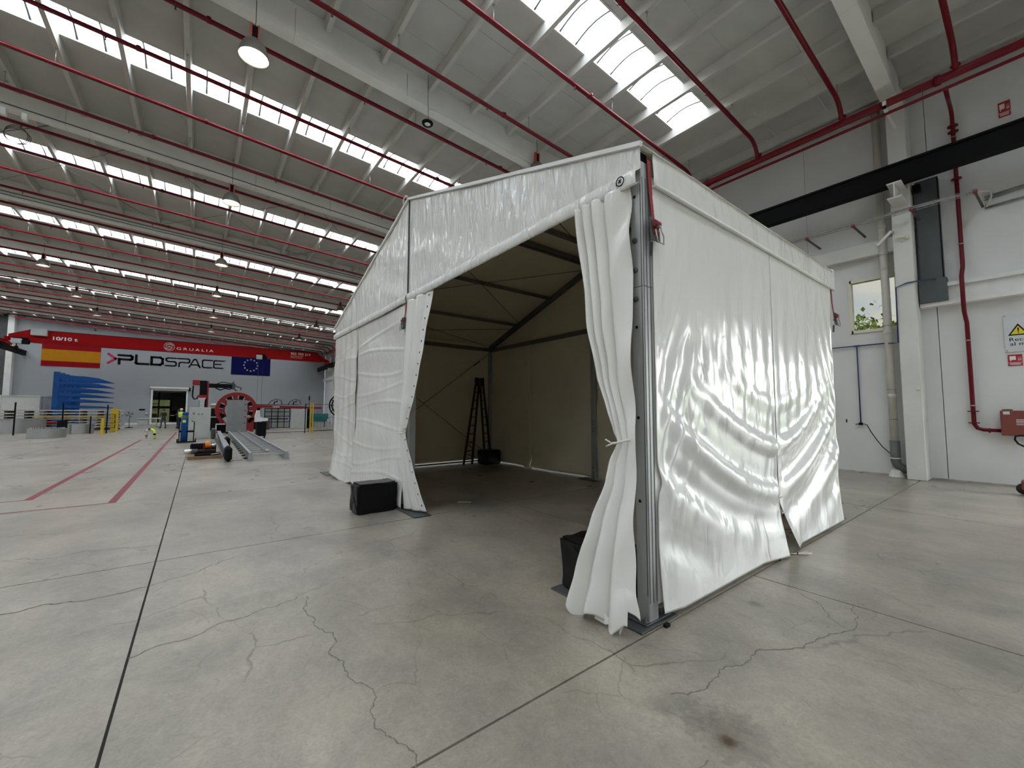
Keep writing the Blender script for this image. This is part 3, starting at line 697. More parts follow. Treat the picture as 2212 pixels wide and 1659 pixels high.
t = thing('ceiling_conduit', (4.3, 8.6, 8.7), 'white conduit strapped below the second girder', 'conduit')
MB().tube([(4.05, 8.62, 8.62), (4.12, 8.64, 8.74), (4.3, 8.66, 8.77), (9.8, 8.66, 8.49)], .02, 6).build('conduit', concrete_w, t)
# cable trunks strapped to third and fourth girders
for k, lab in ((2, 'dark cable run along the third girder'), (3, 'double dark cable run along the fourth girder')):
    yc = Y0+BAY*k; t = thing('girder_cable', (0, yc-.16, 9.05), lab, 'cable')
    m = MB().tube([(-13, yc-.15, 9.10+.65), (9, yc-.15, 9.10-.45)], .014, 5)
    if k == 3: m.tube([(-13, yc-.15, 9.22+.65), (9, yc-.15, 9.22-.45)], .016, 5)
    m.build('cable', dsteel, t)
t = thing('coiled_cable', (-4.55, 17.2, 9.5), 'loose coil of thin cable hanging below the skylight at the upper left', 'cable')
m = MB()
for q in range(3): m.tube([(-4.40+(.22+.02*q)*math.cos(a*PI/9), 17.2+.05*q, 9.24+(.26-.02*q)*math.sin(a*PI/9)) for a in range(19)], .009, 5, False)
m.tube([(-4.75, 17.2, 9.15), (-4.2, 17.2, 9.5), (-3.7, 17.2, 9.84)], .009, 5).build('cable', dsteel, t)
for q, xx in enumerate((-4.19, -3.84)):
    o = MB().box(xx-.05, xx+.05, 15.42, 15.55, 8.88, 9.06, .01).build('junction_box', wht); tag(o, ('leftmost' if q == 0 else 'second') + ' small white box under the third girder at the upper left', 'box')
o = MB().box(3.28, 3.7, 22.62, 22.80, 9.34, 9.50, .01).build('junction_box', gry); tag(o, 'grey junction box on the fourth girder near the tent roof', 'box')
# tie-rod cross bracing in the third bay
t = thing('roof_bracing', (0, 19, 9.3), 'thin crossed steel tie rods under the roof of the third bay', 'bracing')
for i in range(5):
    xa = -11+4.68*i; ya, yb = Y0+BAY*2+.2, Y0+BAY*3-.2
    MB().tube([(xa, ya, roofz(xa)-.26), (xa+4.68, yb, roofz(xa+4.68)-.26)], .008, 4).build('tie_rod', dsteel, t)
    MB().tube([(xa+4.68, ya, roofz(xa+4.68)-.28), (xa, yb, roofz(xa)-.28)], .008, 4).build('tie_rod', dsteel, t)

# ================================================================== THE TENT
TX0, TX1, TY0, TY1, TYR = 2.55, 6.98, 1.75, 10.2, 5.96
EZ, RZ = 3.47, 4.85
def gz(y): return EZ+(RZ-EZ)*(1-abs(y-TYR)/(TYR-1.72)) if abs(y-TYR) < 4.3 else EZ
tent = thing('marquee_tent', (4.7, 5.9, 0), 'big white gabled tent with aluminium frame and tied back entrance curtain', 'tent')

def swag(u, v):       # side sheet relief: hanging U-shaped swags low, pinned diagonals at the edges
    w = (u-.5)*2
    sag = .40*(1-abs(w)**1.7)
    n = nz(u*1.8, v*2.0, 1.3); n2 = nz(u*5, v*4, 7.7)
    band = math.exp(-((v-.27)/.19)**2)
    ph = v+sag*(.45+.55*min(1, v*1.6))
    s1 = math.sin(ph*33+n*2.4-.6); a = .042*band*(s1 if s1 > 0 else s1*.5)
    a += .008*band*math.sin(ph*70+3*n+n2)
    edge = math.exp(-((1-abs(w))/.26)**2)
    mid = math.exp(-((v-.50)/.26)**2)
    s2 = math.sin((v*.9+abs(w)*1.35)*40+n*3.5+n2*1.5); d = .017*edge*mid*(abs(s2)**.6)*(1 if s2 > 0 else -.5)
    vert = .007*math.exp(-((v-.56)/.20)**2)*math.sin(u*84+n*7+math.sin(v*6)*1.5)*(1-edge)*(.5+abs(n2)*2)
    bot = .012*math.exp(-((v-.08)/.06)**2)*math.sin(u*38+n*5)
    big = .07*nz(u*1.4+3, v*1.5, .5)*min(1, v*3) + .006*n2
    return a+d+vert+big+bot
def side_panel(x0, x1, ua, ub, flare):
    def f(u, v):
        z = .04+v*3.22; x = x0+u*(x1-x0); U_ = ua+u*(ub-ua)
        fade = min(1, u/.09+.02)*min(1, (1-u)/.03+.25)*min(1, (1-v)/.10+.05)
        y = TY0-.02-swag(U_, v)*fade*min(1, .25+v*6)
        lo = max(0, 1-v/.16)
        y -= .035*lo**1.5
        if flare > 0:      # lower right corner kicks outwards
            c = max(0, u-.78)/.22*lo; y -= .05*c; z -= .02*c
        else:
            c = max(0, .25-u)/.25*lo; y -= .04*c; x += .30*c*(1-u); z += 0
        # bottom hem hangs a little unevenly
        z += (.03*max(0, 1-u/.12) if flare > 0 else 0)*lo
        # scalloped gap along the post
        if flare > 0 and u < .06: x += .05*(1-u/.06)*math.exp(-((z-.98)/.09)**2)
        return (x, y, z)
    return f
MB().grid(150, 190, side_panel(2.665, 4.85, 0, .52, 1)).build('side_sheet', pvc_side, tent, 'near side sheet with hanging folds', solid=.003)
MB().grid(140, 190, side_panel(4.862, 6.93, .52, 1, -1)).build('side_sheet', pvc_side, tent, 'rear side sheet with hanging folds', solid=.003)
# welded horizontal seams of the side sheets
m = MB()
for z in (1.02,): m.box(2.7, 4.8, TY0-.07, TY0-.066, z, z+.002)
# eyelets and rope loops at the slit
for x, y, z in ((4.845, 1.70, .42), (4.83, 1.66, .22), (4.88, 1.60, .06), (4.60, 1.66, .035)):
    MB().lathe((x, y-.012, z), [(.0, 0), (.014, -.002), (.014, .002)], 8, 'y').build('eyelet', ink, tent)
MB().tube([(4.84, 1.70, .44), (4.87, 1.685, .455), (4.90, 1.69, .45)], .008, 5).tube([(4.84, 1.72, .60), (4.875, 1.70, .61)], .007, 5).tube([(4.92, 1.78, .34), (4.96, 1.76, .2), (4.96, 1.75, .1), (4.93, 1.74, .03)], .008, 5).build('lacing_cord', rope, tent)
MB().tube([(4.97, 1.68, .012), (5.08, 1.58, .012), (5.16, 1.55, .012), (5.14, 1.60, .012), (5.02, 1.64, .012)], .008, 5).build('rope_end', rope, tent)

# side eave strip with lower lip
def strip(u, v):
    x = 2.67+u*(7.06-2.67); z = 3.215+v*.30
    y = 1.715+.012*nz(x*2, z*6, 2)*4*v*(1-v) + (.0 if v < .9 else .03*(v-.9)/.1)
    return (x, y, z)
MB().grid(70, 8, strip).build('eave_strip', pvc_gab, tent, solid=.003)
MB().tube([(2.675, 1.712, 3.215), (7.06, 1.712, 3.215)], .017, 8).build('eave_lip', wht, tent)
MB().box(7.0, 7.07, 1.70, 1.9, 3.2, 3.5, .01).build('strip_end', pvc_gab, tent)
# front gable valance, two halves
def gab(y0, y1, inner):
    def f(u, v):
        y = y0+u*(y1-y0); top = gz(y)-.02; z = 3.29+v*(top-3.29)
        near = math.exp(-((top-z)/.40)**2)
        x = 2.515 - .012*math.sin(y*30+3.5*nz(y*2.3, z*1.5, 1))*near*min(1, (top-z)*8)*(.5+abs(nz(y*2, 3, 1))*2) - .022*nz(y*1.1, z*1.3, 7) - .006*nz(y*7, z*5, 3)
        if u < .02 or u > .98: x = 2.515
        return (x, y, z)
    return f
MB().grid(110, 40, gab(1.72, 5.925, 1)).build('gable_sheet', pvc_gab, tent, solid=.003)
MB().grid(110, 40, gab(5.96, 10.22, 0)).build('gable_sheet', pvc_gab, tent, solid=.003)
def hem(y0, y1):
    def f(u, v):
        y = y0+u*(y1-y0); a = v*1.0; z = 3.175+a*.125; x = 2.49-.014*math.sin(PI*v)-.004*nz(y*4, 1, v)
        z += .012*nz(y*.9, 4, 0)
        return (x, y, z)
    return f
MB().grid(90, 6, hem(1.74, 5.915)).add([(2.49, 1.74, 3.175), (2.49, 5.915, 3.175), (2.52, 5.915, 3.2), (2.52, 1.74, 3.2)], [(0, 1, 2, 3)]).build('valance_hem', pvc_gab, tent, solid=.003)
MB().grid(90, 6, hem(5.955, 10.23)).build('valance_hem', pvc_gab, tent, solid=.003)
MB().box(2.5, 2.52, 5.93, 5.952, 3.2, 4.84).build('gable_joint', dsteel, tent)
# roof sheets with edge cap and ridge
for y0, y1 in ((1.70, TYR), (TYR, 10.22)):
    MB().grid(20, 16, lambda u, v: (2.5+u*4.58, y0+v*(y1-y0), gz(y0+v*(y1-y0))+.012*nz(u*5, v*6, y0)-.0)).build('roof_sheet', pvc_gab, tent, solid=.004)
    m = MB().bar((2.50, y0, gz(y0)), (2.50, y1, gz(y1)), .03, .035); m.build('edge_cap', wht, tent)
MB().tube([(2.44, TYR-.1, RZ-.02), (2.44, TYR-.02, RZ+.02), (2.44, TYR+.06, RZ-.01), (2.46, TYR+.1, RZ-.06)], .012, 6).build('ridge_lashing', rope, tent)
# left front wall sheets with fold creases
def front(y0, y1, sd):
    cr = [.33, .62, .92, 1.24, 1.56, 1.88, 2.2, 2.52, 2.82]
    def f(u, v):
        z = .03+v*3.15; y = y0+u*(y1-y0); x = 2.525-.014*sd
        for i, c in enumerate(cr):
            cc = c+.10*math.sin(u*3.0+i*1.7+sd)+.25*max(0, 1-v/.5)*(u-.5)*(1 if sd else -1)
            x -= .010*math.exp(-((z-cc)/.022)**2)*(1-.5*u*sd)
            x += .006*math.sin((z-cc)*9)
        x -= .04*nz(y*.8, z*.7, sd)
        x -= .035*math.sin(u*9+z*1.2+sd)*max(0, 1-v/.75)**1.2*(.35+u if sd else 1.2-u)
        lo = max(0, 1-v/.22); x -= .10*lo**1.6*(u**.7 if sd else .5)
        if sd: x -= .012*math.sin(u*26+z)*min(1, (1-u)*2)*.6
        z += .05*lo*math.sin(u*7+sd*2)
        return (x, y, z)
    return f
MB().grid(70, 150, front(5.98, 8.56, 0)).build('front_sheet', pvc_front, tent, 'front wall sheet beside the middle post', solid=.003)
MB().grid(60, 150, front(8.44, 10.14, 1)).build('front_sheet', pvc_front, tent, 'front wall sheet at the far corner', solid=.003)
# right entrance curtain, gathered and tied to the corner post
def lerp_tab(tab, z):
    for (z0, a), (z1, b) in zip(tab, tab[1:]):
        if z0 <= z <= z1: t = (z-z0)/(z1-z0); t = t*t*(3-2*t)*.5+t*.5; return a+(b-a)*t
    return tab[0][1] if z < tab[0][0] else tab[-1][1]
outer = [(.0, 2.235), (.3, 2.175), (.7, 2.075), (.98, 1.985), (1.12, 1.975), (1.27, 1.925), (1.36, 1.955), (1.78, 2.105), (2.21, 2.20), (3.2, 2.335)]
inn = [(.0, 1.665), (.4, 1.705), (.8, 1.74), (1.27, 1.765), (1.8, 1.79), (3.2, 1.815)]
xo = [(.0, 2.33), (.5, 2.37), (1.27, 2.47), (2.2, 2.50), (3.2, 2.52)]
def cur(u, v):
    z = v*3.2; a, b = lerp_tab(inn, z), lerp_tab(outer, z); w = b-a
    cx = lerp_tab(xo, z)
    y = a+u*w
    amp = .022+.04*min(1, abs(z-1.27)*1.3)*(.45+.75*u)
    lowf = max(0, 1-z/1.1)
    kk = min(1, max(0, (z-1.1)/.5)); ph = 2*PI*(kk*(3.7*u**1.7)+(1-kk)*(2.5*u**1.15))+.5*math.sin(z*1.1)+.8*nz(z*.9, u*2, 4)*kk
    x = cx - amp*(abs(math.sin(ph*.5))**.75)*(1.0+.6*lowf)
    if z > 2.3: x -= .010*math.sin(z*16+u*5)*u*0
    x -= (.022*nz(y*6, z*2.4, 3)+.020*math.sin(z*10+y*14+3*nz(z, y*2, 8))*max(0, .5-u)*2.0)*(1 if z > 1.4 else .5)
    # ragged hem
    if z < .3: z += (.3-z)/.3*(.03+.05*math.sin(u*13)+.04*nz(u*9, 2, 2)+(.10 if u < .12 else 0))
    return (x, y, z+ (0 if z > .1 else .0))
MB().grid(150, 170, cur).build('entrance_curtain', pvc_cur, tent, 'curtain tied back at the near corner post', solid=.003)
MB().prism([(2.31, 1.86, .05), (2.31, 1.99, .12), (2.31, 2.03, .02), (2.31, 1.93, .015)], (-.006, 0, 0)).prism([(2.325, 1.84, .12), (2.30, 1.80, .0), (2.325, 1.76, .13)], (-.006, 0, 0)).build('curtain_corner', pvc_cur, tent)
MB().tube([(2.47, 1.79, 1.30), (2.41, 1.82, 1.288), (2.385, 1.87, 1.27), (2.41, 1.93, 1.262), (2.48, 1.945, 1.262)], .009, 6).tube([(2.40, 1.925, 1.26), (2.38, 1.97, 1.29)], .006, 5).tube([(2.40, 1.925, 1.26), (2.38, 1.965, 1.24)], .006, 5).build('tie_cord', rope, tent)
# left entrance curtain hanging from the middle post, tied, free edge with eyelets
o2 = [(.0, 5.50), (.3, 5.60), (.7, 5.70), (1.0, 5.76), (1.17, 5.80), (1.35, 5.72), (1.7, 5.55), (2.4, 5.30), (3.2, 5.06)]
i2 = [(.0, 5.965), (.6, 5.93), (1.17, 5.91), (1.8, 5.93), (3.2, 5.95)]
x2 = [(.0, 2.52), (.6, 2.48), (1.17, 2.45), (2, 2.48), (3.2, 2.51)]
def cur2(u, v):
    z = .03+v*3.15; a, b = lerp_tab(i2, z), lerp_tab(o2, z); y = a+u*(b-a); cx = lerp_tab(x2, z)
    amp = (.045 if z > 1.17 else .04)*(1-max(0, u-.62)/.38)
    x = cx-amp*abs(math.sin(u*8.5+.4*math.sin(z)))**.8+.0
    if z < 1.1: x += .16*u*(1-z/1.1)
    x -= .012*nz(y*5, z*2, 5)
    return (x, y, z)
MB().grid(90, 130, cur2).build('entrance_curtain', pvc_cur, tent, 'curtain tied back at the middle post', solid=.003)
for i in range(20):
    z = .12+i*(3.0/19)
    x, y, _ = cur2(.90, (z-.03)/3.15)
    MB().lathe((x-.006, y, z), [(.0, 0), (.012, 0), (.015, .002)], 8, 'x').build('eyelet', ink, tent)
MB().tube([(2.42, 5.93, 1.16), (2.38, 5.87, 1.165), (2.39, 5.80, 1.17), (2.43, 5.77, 1.17)], .010, 6).build('tie_cord', rope, tent)

# frame
def post(x0, x1, y0, y1, z1, nm='upright', z0=.012):
    m = MB().box(x0, x1, y0, y1, z0, z1, .006)
    return m.build(nm, alu, tent)
post(2.555, 2.665, 1.742, 1.845, 3.38, z0=.02)
m = MB().box(2.553, 2.556, 1.752, 1.757, .2, 3.2).box(2.560, 2.566, 1.740, 1.7425, .15, 3.25).box(2.60, 2.604, 1.7395, 1.7425, .15, 3.25).box(2.64, 2.645, 1.7395, 1.7425, .15, 3.25).box(2.553, 2.5555, 1.745, 1.845, 2.42, 2.424).box(2.56, 2.66, 1.7395, 1.7425, 2.42, 2.424)
m.build('upright_groove', dsteel, tent)
MB().box(2.66, 2.73, 1.745, 1.765, .12, 3.3).build('edge_strip', pvc_cur, tent)
MB().box(2.57, 2.655, 1.76, 1.83, 3.1, 3.46).build('post_top_shade', black, tent)  # black box standing in for the shade in the gap above the post
for z in (2.55, 2.78, 2.33): 
    MB().lathe((2.552, 1.805, z), [(.0, -.016), (.013, -.016), (.015, -.007), (.021, -.006), (.021, 0)], 12, 'x').build('bolt', dsteel, tent)
for z in (3.12, 2.12, 1.45, .85): MB().lathe((2.5535, 1.805, z), [(.0, -.001), (.012, -.001), (.012, .0)], 8, 'x').build('bolt_hole', ink, tent)
post(2.555, 2.66, 5.90, 6.00, 4.5); post(2.56, 2.66, 10.08, 10.17, 3.35); post(6.87, 6.96, 1.80, 1.90, 3.35); post(6.87, 6.97, 10.05, 10.15, 3.3, z0=.014)
post(6.86, 6.95, 5.98, 6.08, 4.7)
for z in (.25, .3, 1.05, 1.13, 1.2, 1.28): MB().lathe((6.858, 6.02, z), [(.0, -.001), (.010, -.001), (.010, 0)], 8, 'x').build('bolt_hole', ink, tent)
fm = mat('dark aluminium beam', (.20, .20, .19), .5, .4)  # darker aluminium than the uprights
for X in (2.60, 6.90):
    for ya in (1.80, 10.12):
        MB().bar((X, ya, 3.36), (X, TYR, 4.76), .07, .13).build('rafter', fm, tent)
MB().bar((6.90, 10.1, 3.30), (6.90, 6.1, 3.30), .06, .10).build('rear_beam', fm, tent)
MB().bar((6.90, 1.9, 3.30), (6.90, 5.98, 3.30), .06, .10).build('rear_beam', fm, tent)
MB().bar((6.90, 6.3, 3.30), (6.90, 6.1, 3.33), .04, .05).build('beam_joint', black, tent)
for ya in (1.84, 10.1): MB().bar((2.62, ya, 3.33), (6.92, ya, 3.33), .05, .10).build('eave_beam', fm, tent)
for f in (.33, .66, .985):
    for s in (-1, 1):
        y = TYR+s*4.15*(1-f); MB().bar((2.62, y, gz(y)-.09), (6.92, y, gz(y)-.09), .05, .07).build('roof_purlin', fm, tent)
for (a, b) in (((2.7, 8.9), (6.85, 10.05)), ((6.85, 8.9), (2.7, 10.05)), ((2.7, 6.1), (6.85, 8.6)), ((6.85, 6.1), (2.7, 8.6)), ((2.7, 3.2), (6.85, 5.8))):
    MB().tube([(a[0], a[1], gz(a[1])-.12), (b[0], b[1], gz(b[1])-.12)], .006, 5).build('brace_cable', dsteel, tent)
MB().tube([(6.88, 10.12, 3.2), (2.65, 10.12, .15)], .007, 5).build('brace_cable', dsteel, tent)
MB().tube([(6.88, 10.12, .2), (2.65, 10.12, 3.2)], .007, 5).build('brace_cable', dsteel, tent)
MB().tube([(6.55, 10.12, 2.96), (6.35, 10.12, 2.82)], .018, 6).build('turnbuckle', dsteel, tent)
# inner faces of the rear and far sheets
MB().grid(60, 60, lambda u, v: (2.6+u*4.36, 10.17+.03*nz(u*5, v*4, 2)+.01*math.sin(u*25)*(1-v), .09+v*3.42)).build('far_side_sheet', pvc_in, tent, 'inner face of the far side, tinted beige for the dim light', solid=.003)
MB().box(2.7, 6.9, 10.10, 10.13, .03, .06).build('ground_bar', black, tent)
def rearw(y0, y1, s):
    def f(u, v):
        y = y0+u*(y1-y0); z = .03+v*(gz(y)-.1); x = 6.975+.05*nz(y*1.3, z*1.1, s)+.03*math.sin((z+y*.4)*7+s)*max(0, 1-v*1.7)
        if z < .25: x -= .12*(.25-z)/.25*max(0, abs(u-.5)*2-.6)
        return (x, y, z)
    return f
MB().grid(50, 60, rearw(8.25, 10.15, 1)).build('rear_sheet', pvc_in, tent, 'inner face of the rear wall, tinted beige for the dim light', solid=.003)
MB().grid(50, 60, rearw(6.0, 8.27, 2)).build('rear_sheet', pvc_in, tent, 'inner face of the rear wall, tinted beige for the dim light', solid=.003)
MB().grid(70, 60, rearw(1.85, 6.02, 3)).build('rear_sheet', pvc_in, tent, 'inner face of the rear wall, tinted beige for the dim light', solid=.003)
MB().box(6.93, 6.95, 8.22, 8.30, .2, 3.25).build('rear_seam', pvc_in, tent)
MB().prism([(6.9, 8.1, .015), (6.6, 8.05, .02), (6.75, 8.3, .10), (6.9, 8.45, .02)], (0, 0, .006)).build('sheet_tail', pvc_in, tent)
# added skin under the roof, its beige painting the warm dim light inside
MB().grid(10, 10, lambda u, v: (2.62+u*4.3, 1.76+v*(TYR-1.76), gz(1.76+v*(TYR-1.76))-.03)).grid(10, 10, lambda u, v: (2.62+u*4.3, TYR+v*(10.14-TYR), gz(TYR+v*(10.14-TYR))-.03)).build('roof_tint_skin', pvc_in, tent)
# foot plates
def plate(x0, x1, y0, y1, z0=.0, t=.014): return MB().box(x0, x1, y0, y1, z0+.001, z0+t, .003).build('ground_plate', dsteel, tent)
plate(2.41, 2.70, 1.705, 2.60); plate(2.70, 2.85, 1.705, 1.80)
plate(2.50, 2.80, 1.73, 2.00, .014, .012); plate(2.44, 2.70, 5.4, 6.3); plate(2.38, 2.62, 10.1, 10.75); plate(6.75, 7.22, 1.74, 2.0); plate(6.70, 7.1, 5.85, 6.35, 0, .012); plate(6.75, 7.1, 9.8, 10.3)
MB().box(2.56, 2.66, 1.75, 1.85, .02, .16, .004).build('foot_shoe', dsteel, tent)
for x, y in ((2.53, 1.76), (2.72, 1.80), (2.76, 1.96)):
    MB().lathe((x, y, .026), [(.018, 0), (.018, .008), (.009, .01), (.009, .035), (0, .036)], 8).build('anchor_bolt', dsteel, tent)
MB().tube([(2.70, 1.76, .05), (2.83, 1.76, .075), (2.83, 1.76, .02)], .010, 6).build('foot_lever', dsteel, tent)
for x, y in ((7.05, 1.78), (7.14, 1.84), (7.0, 1.90)):
    MB().lathe((x, y, .014), [(.018, 0), (.018, .012), (.009, .014), (.009, .10), (0, .101)], 8).build('anchor_bolt', dsteel, tent)
MB().tube([(6.98, 1.75, .02), (6.99, 1.75, .26), (7.05, 1.73, .25)], .014, 6).build('foot_lever', dsteel, tent)
MB().tube([(2.36, 2.33, .01), (2.40, 2.28, .012), (2.40, 2.22, .01), (2.36, 2.18, .012)], .007, 5).build('rope_end', rope, tent)
o = MB().box(2.62, 2.67, 1.655, 1.685, 0, .022, .003).build('loose_bolt', black); tag(o, 'small black metal stub on the floor beside the corner plate', 'bolt')
# round maker's badge on the valance
MB().lathe((2.474, 1.875, 3.245), [(.030, 0), (.038, -.002), (.038, .001)], 20, 'x').build('badge_ring', ink, tent)
MB().bar((2.470, 1.86, 3.255), (2.470, 1.89, 3.235), .003, .006).bar((2.470, 1.888, 3.258), (2.470, 1.865, 3.232), .003, .005).bar((2.470, 1.875, 3.26), (2.470, 1.875, 3.23), .003, .004).build('badge_mark', ink, tent)

# ratchet straps
def ratchet(x, y, ztop, zb, ax, label, sc=1.0):
    t = thing('ratchet_strap', (x, y, zb), label, 'strap', 'red ratchet straps on the tent posts')
    def q(a, b, c): return (x+(a if ax == 'y' else -b), y+(-b if ax == 'y' else a), c)
    MB().bar(q(-.012, .006, ztop), q(.0, .010, (ztop+zb)/2), .042 if ax == 'y' else .006, .006 if ax == 'y' else .042, (0, 1, 0) if ax == 'y' else (0, 1, 0)).bar(q(.0, .010, (ztop+zb)/2), q(.012, .02, zb+.06), .036 if ax == 'y' else .006, .006 if ax == 'y' else .036, (0, 1, 0)).build('webbing', strap_r, t)
    m = MB(); 
    for s in (-.028, .034): m.bar(q(s, .03, zb+.08), q(s, .045, zb-.10), .007, .05)
    m.build('ratchet_frame', dsteel, t)
    MB().tube([q(-.03, .05, zb+.03), q(.036, .05, zb+.03)], .026, 10).tube([q(-.026, .04, zb-.03), q(.034, .04, zb-.03)], .020, 10).build('webbing_roll', strap_r, t)
    MB().tube([q(.04, .05, zb+.06), q(.062, .075, zb-.06), q(.058, .075, zb-.12), q(-.02, .075, zb-.115), q(-.022, .06, zb-.02)], .006, 6).build('ratchet_handle', steel, t)
    MB().bar(q(0, .055, zb-.002), q(0.002, .058, zb+.012), .06, .012).build('ratchet_pin', steel, t)
    MB().bar(q(-.01, .02, zb-.10), q(-.012, .012, zb-.20), .02, .004).build('strap_hook', dsteel, t)
    return t
ratchet(2.645, 1.735, 3.40, 2.86, 'y', 'red ratchet strap hanging on the near corner post')
ratchet(6.99, 1.735, 3.24, 2.80, 'y', 'red ratchet strap on the rear corner post by the window')
ratchet(2.50, 5.965, 3.20, 2.86, 'x', 'red ratchet strap on the middle front post')
ratchet(2.50, 10.20, 3.10, 2.75, 'x', 'red ratchet strap at the far front corner')

# ballast blocks wrapped in black film
def block(x0, x1, y0, y1, h, label, sd):
    bm = bmesh.new(); bmesh.ops.create_cube(bm, size=1)
    bmesh.ops.bevel(bm, geom=bm.edges[:], offset=.06, segments=2, affect='EDGES')
    bmesh.ops.subdivide_edges(bm, edges=bm.edges[:], cuts=5, use_grid_fill=True)
    for v in bm.verts:
        c = v.co.copy(); n = Vector((nz(c.x*3, c.y*3, c.z*3+sd), nz(c.y*3, c.z*3, c.x*3+sd), nz(c.z*2, c.x*3, sd)))
        k = .035; c += n*k
        v.co = Vector((x0+(c.x+.5)*(x1-x0), y0+(c.y+.5)*(y1-y0), max(0.002, (c.z+.5))*h))
    bm.verts.index_update(); m = MB().add([v.co for v in bm.verts], [[v.index for v in f.verts] for f in bm.faces], False); bm.free()
    t = thing('ballast_block', ((x0+x1)/2, (y0+y1)/2, 0), label, 'block', 'black wrapped ballast blocks at the tent feet')
    m.build('wrapped_block', blackp, t)
    a = MB().bar((x0-.003, y0+.1*(y1-y0), h*.2), (x0-.003, y0+.7*(y1-y0), h*.9), .006, .012, (1, 0, 0)).bar((x0-.003, y0+.2*(y1-y0), h*.5), (x0-.003, y0+.55*(y1-y0), h*.35), .005, .010, (1, 0, 0)); a.build('film_fold', blackp, t)
    return t
block(1.84, 2.44, 6.02, 6.38, .43, 'black wrapped ballast block in front of the middle post', 1)
block(2.50, 2.86, 2.02, 2.585, .43, 'black wrapped ballast block behind the curtain at the near corner', 2)
block(6.28, 6.84, 9.42, 9.78, .40, 'black wrapped ballast block in the far inner corner beside the ladder', 3)

# ladder
t = thing('folding_ladder', (6.2, 9.7, 0), 'dark double folding ladder standing in the inner corner of the tent', 'ladder')
def leg(bc, tc, w0, w1, dirv, n=10):
    bc, tc = Vector(bc), Vector(tc); d = Vector(dirv).normalized()
    for s in (-1, 1): MB().bar(bc+d*s*w0/2, tc+d*s*w1/2, .03, .06).build('rail', brown_m, t)
    for i in range(n):
        f = (i+.6)/(n+.3); c = bc+(tc-bc)*f; w = w0+(w1-w0)*f
        MB().tube([c-d*w/2, c+d*w/2], .014, 6).build('rung', brown_m, t)
leg((6.02, 9.86, 0), (6.30, 9.80, 2.42), .30, .10, (1, .12, 0))
leg((6.72, 9.88, 0), (6.42, 9.82, 2.42), .24, .10, (1, .12, 0))
MB().tube([(6.24, 9.8, 2.38), (6.48, 9.82, 2.38)], .035, 8).box(6.22, 6.30, 9.77, 9.85, 2.2, 2.44).box(6.42, 6.50, 9.78, 9.86, 2.2, 2.44).build('hinge', black, t)
MB().tube([(6.02, 9.84, .55), (6.15, 9.8, .42), (6.12, 9.78, .3), (5.98, 9.8, .28), (6.2, 9.8, .2)], .010, 5).build('cord', black, t)
o = MB().bar((3.44, 5.93, .002), (3.60, 5.79, .002), .05, .002).build('paper_scrap', cream); tag(o, 'pale strip of tape on the floor inside the tent', 'tape')

# ================================================================== FAR WALL GRAPHICS
YW = YF-.012
def fy(a, b, s): return (a, YW-s, b)
t = thing('flag_banner', (-10.06, YW, 6.7), 'red and gold striped flag panel on the far wall', 'flag')
MB().box(-12.05, -8.07, YW-.02, YW, 5.7, 6.2).box(-12.05, -8.07, YW-.02, YW, 7.31, 8.0).build('red_stripe', flag_r, t)
MB().box(-12.05, -8.07, YW-.02, YW, 6.2, 7.31).build('gold_stripe', flag_y, t)
t = thing('flag_banner', (4.75, YW, 6.7), 'dark blue flag panel with a ring of twelve stars on the far wall', 'flag')
MB().box(2.78, 6.72, YW-.02, YW, 5.69, 8.1).build('banner', navy, t)
for i in range(12):
    a = 2*PI*i/12; cx, cz = 4.70+.68*math.sin(a), 6.86+.68*math.cos(a)
    MB().prism([(cx+(.12 if k % 2 == 0 else .05)*math.sin(PI*k/5), YW-.022, cz+(.12 if k % 2 == 0 else .05)*math.cos(PI*k/5)) for k in range(10)], (0, -.004, 0)).build('star', mat('pale star', (.5, .5, .42), .6), t)
# word mark built from strokes
t = thing('wall_lettering', (-2.4, YW, 6.7), 'large black wall lettering PLD SPACE with a magenta chevron', 'lettering')
def px2(p): return -6.80+(p-150)/1395*8.80
def letter(strokes, w):
    m = MB()
    for s in strokes: m.stroke([(px2(a), 6.28+b*.93) for a, b in s], w, fy, .02)
    return m
MB().stroke([(-7.5, 7.2), (-6.98, 6.75), (-7.5, 6.3)], .2, fy, .02).build('chevron', magenta, t, 'magenta chevron')
B, T = .21, .125
for st, w in (([[(158, .92), (300, .92), (318, .82), (318, .58), (300, .48), (165, .48)], [(165, .48), (165, .0)]], B),
              ([[(368, 1.0), (368, .18), (385, .09), (515, .09)]], B),
              ([[(560, .92), (560, .09), (670, .09), (700, .25), (700, .75), (670, .92), (560, .92)]], B),
              ([[(875, .95), (770, .95), (748, .85), (748, .66), (770, .54), (860, .54), (880, .42), (880, .16), (860, .05), (742, .05)]], T),
              ([[(905, .95), (1045, .95), (1062, .85), (1062, .60), (1045, .50), (940, .50), (922, .40), (922, .0)]], T),
              ([[(1058, .0), (1120, .9), (1140, .96), (1155, .9), (1210, .0)], [(1095, .30), (1175, .30), (1210, .02)]], T),
              ([[(1385, .95), (1265, .95), (1245, .85), (1245, .15), (1265, .05), (1378, .05)]], T),
              ([[(1555, .95), (1425, .95), (1408, .85), (1408, .15), (1425, .05), (1540, .05)], [(1430, .52), (1510, .52)]], T)):
    letter(st, w).build('letter', ink, t)
letter([[(1562, 1.0), (1585, 1.0)]], .05).build('mark', ink, t)
t = thing('roller_door', (-2.56, YF-.1, 0), 'white roller door frame with its drum above the far doorway', 'door')
MB().box(-4.10, DX0+.03, YF-.14, YF, 0, 3.75, .01).box(DX1-.03, DX1+.12, YF-.14, YF, 0, 3.75, .01).box(-4.1, -1.0, YF-.1, YF, 3.60, 3.75).build('frame', wht, t)
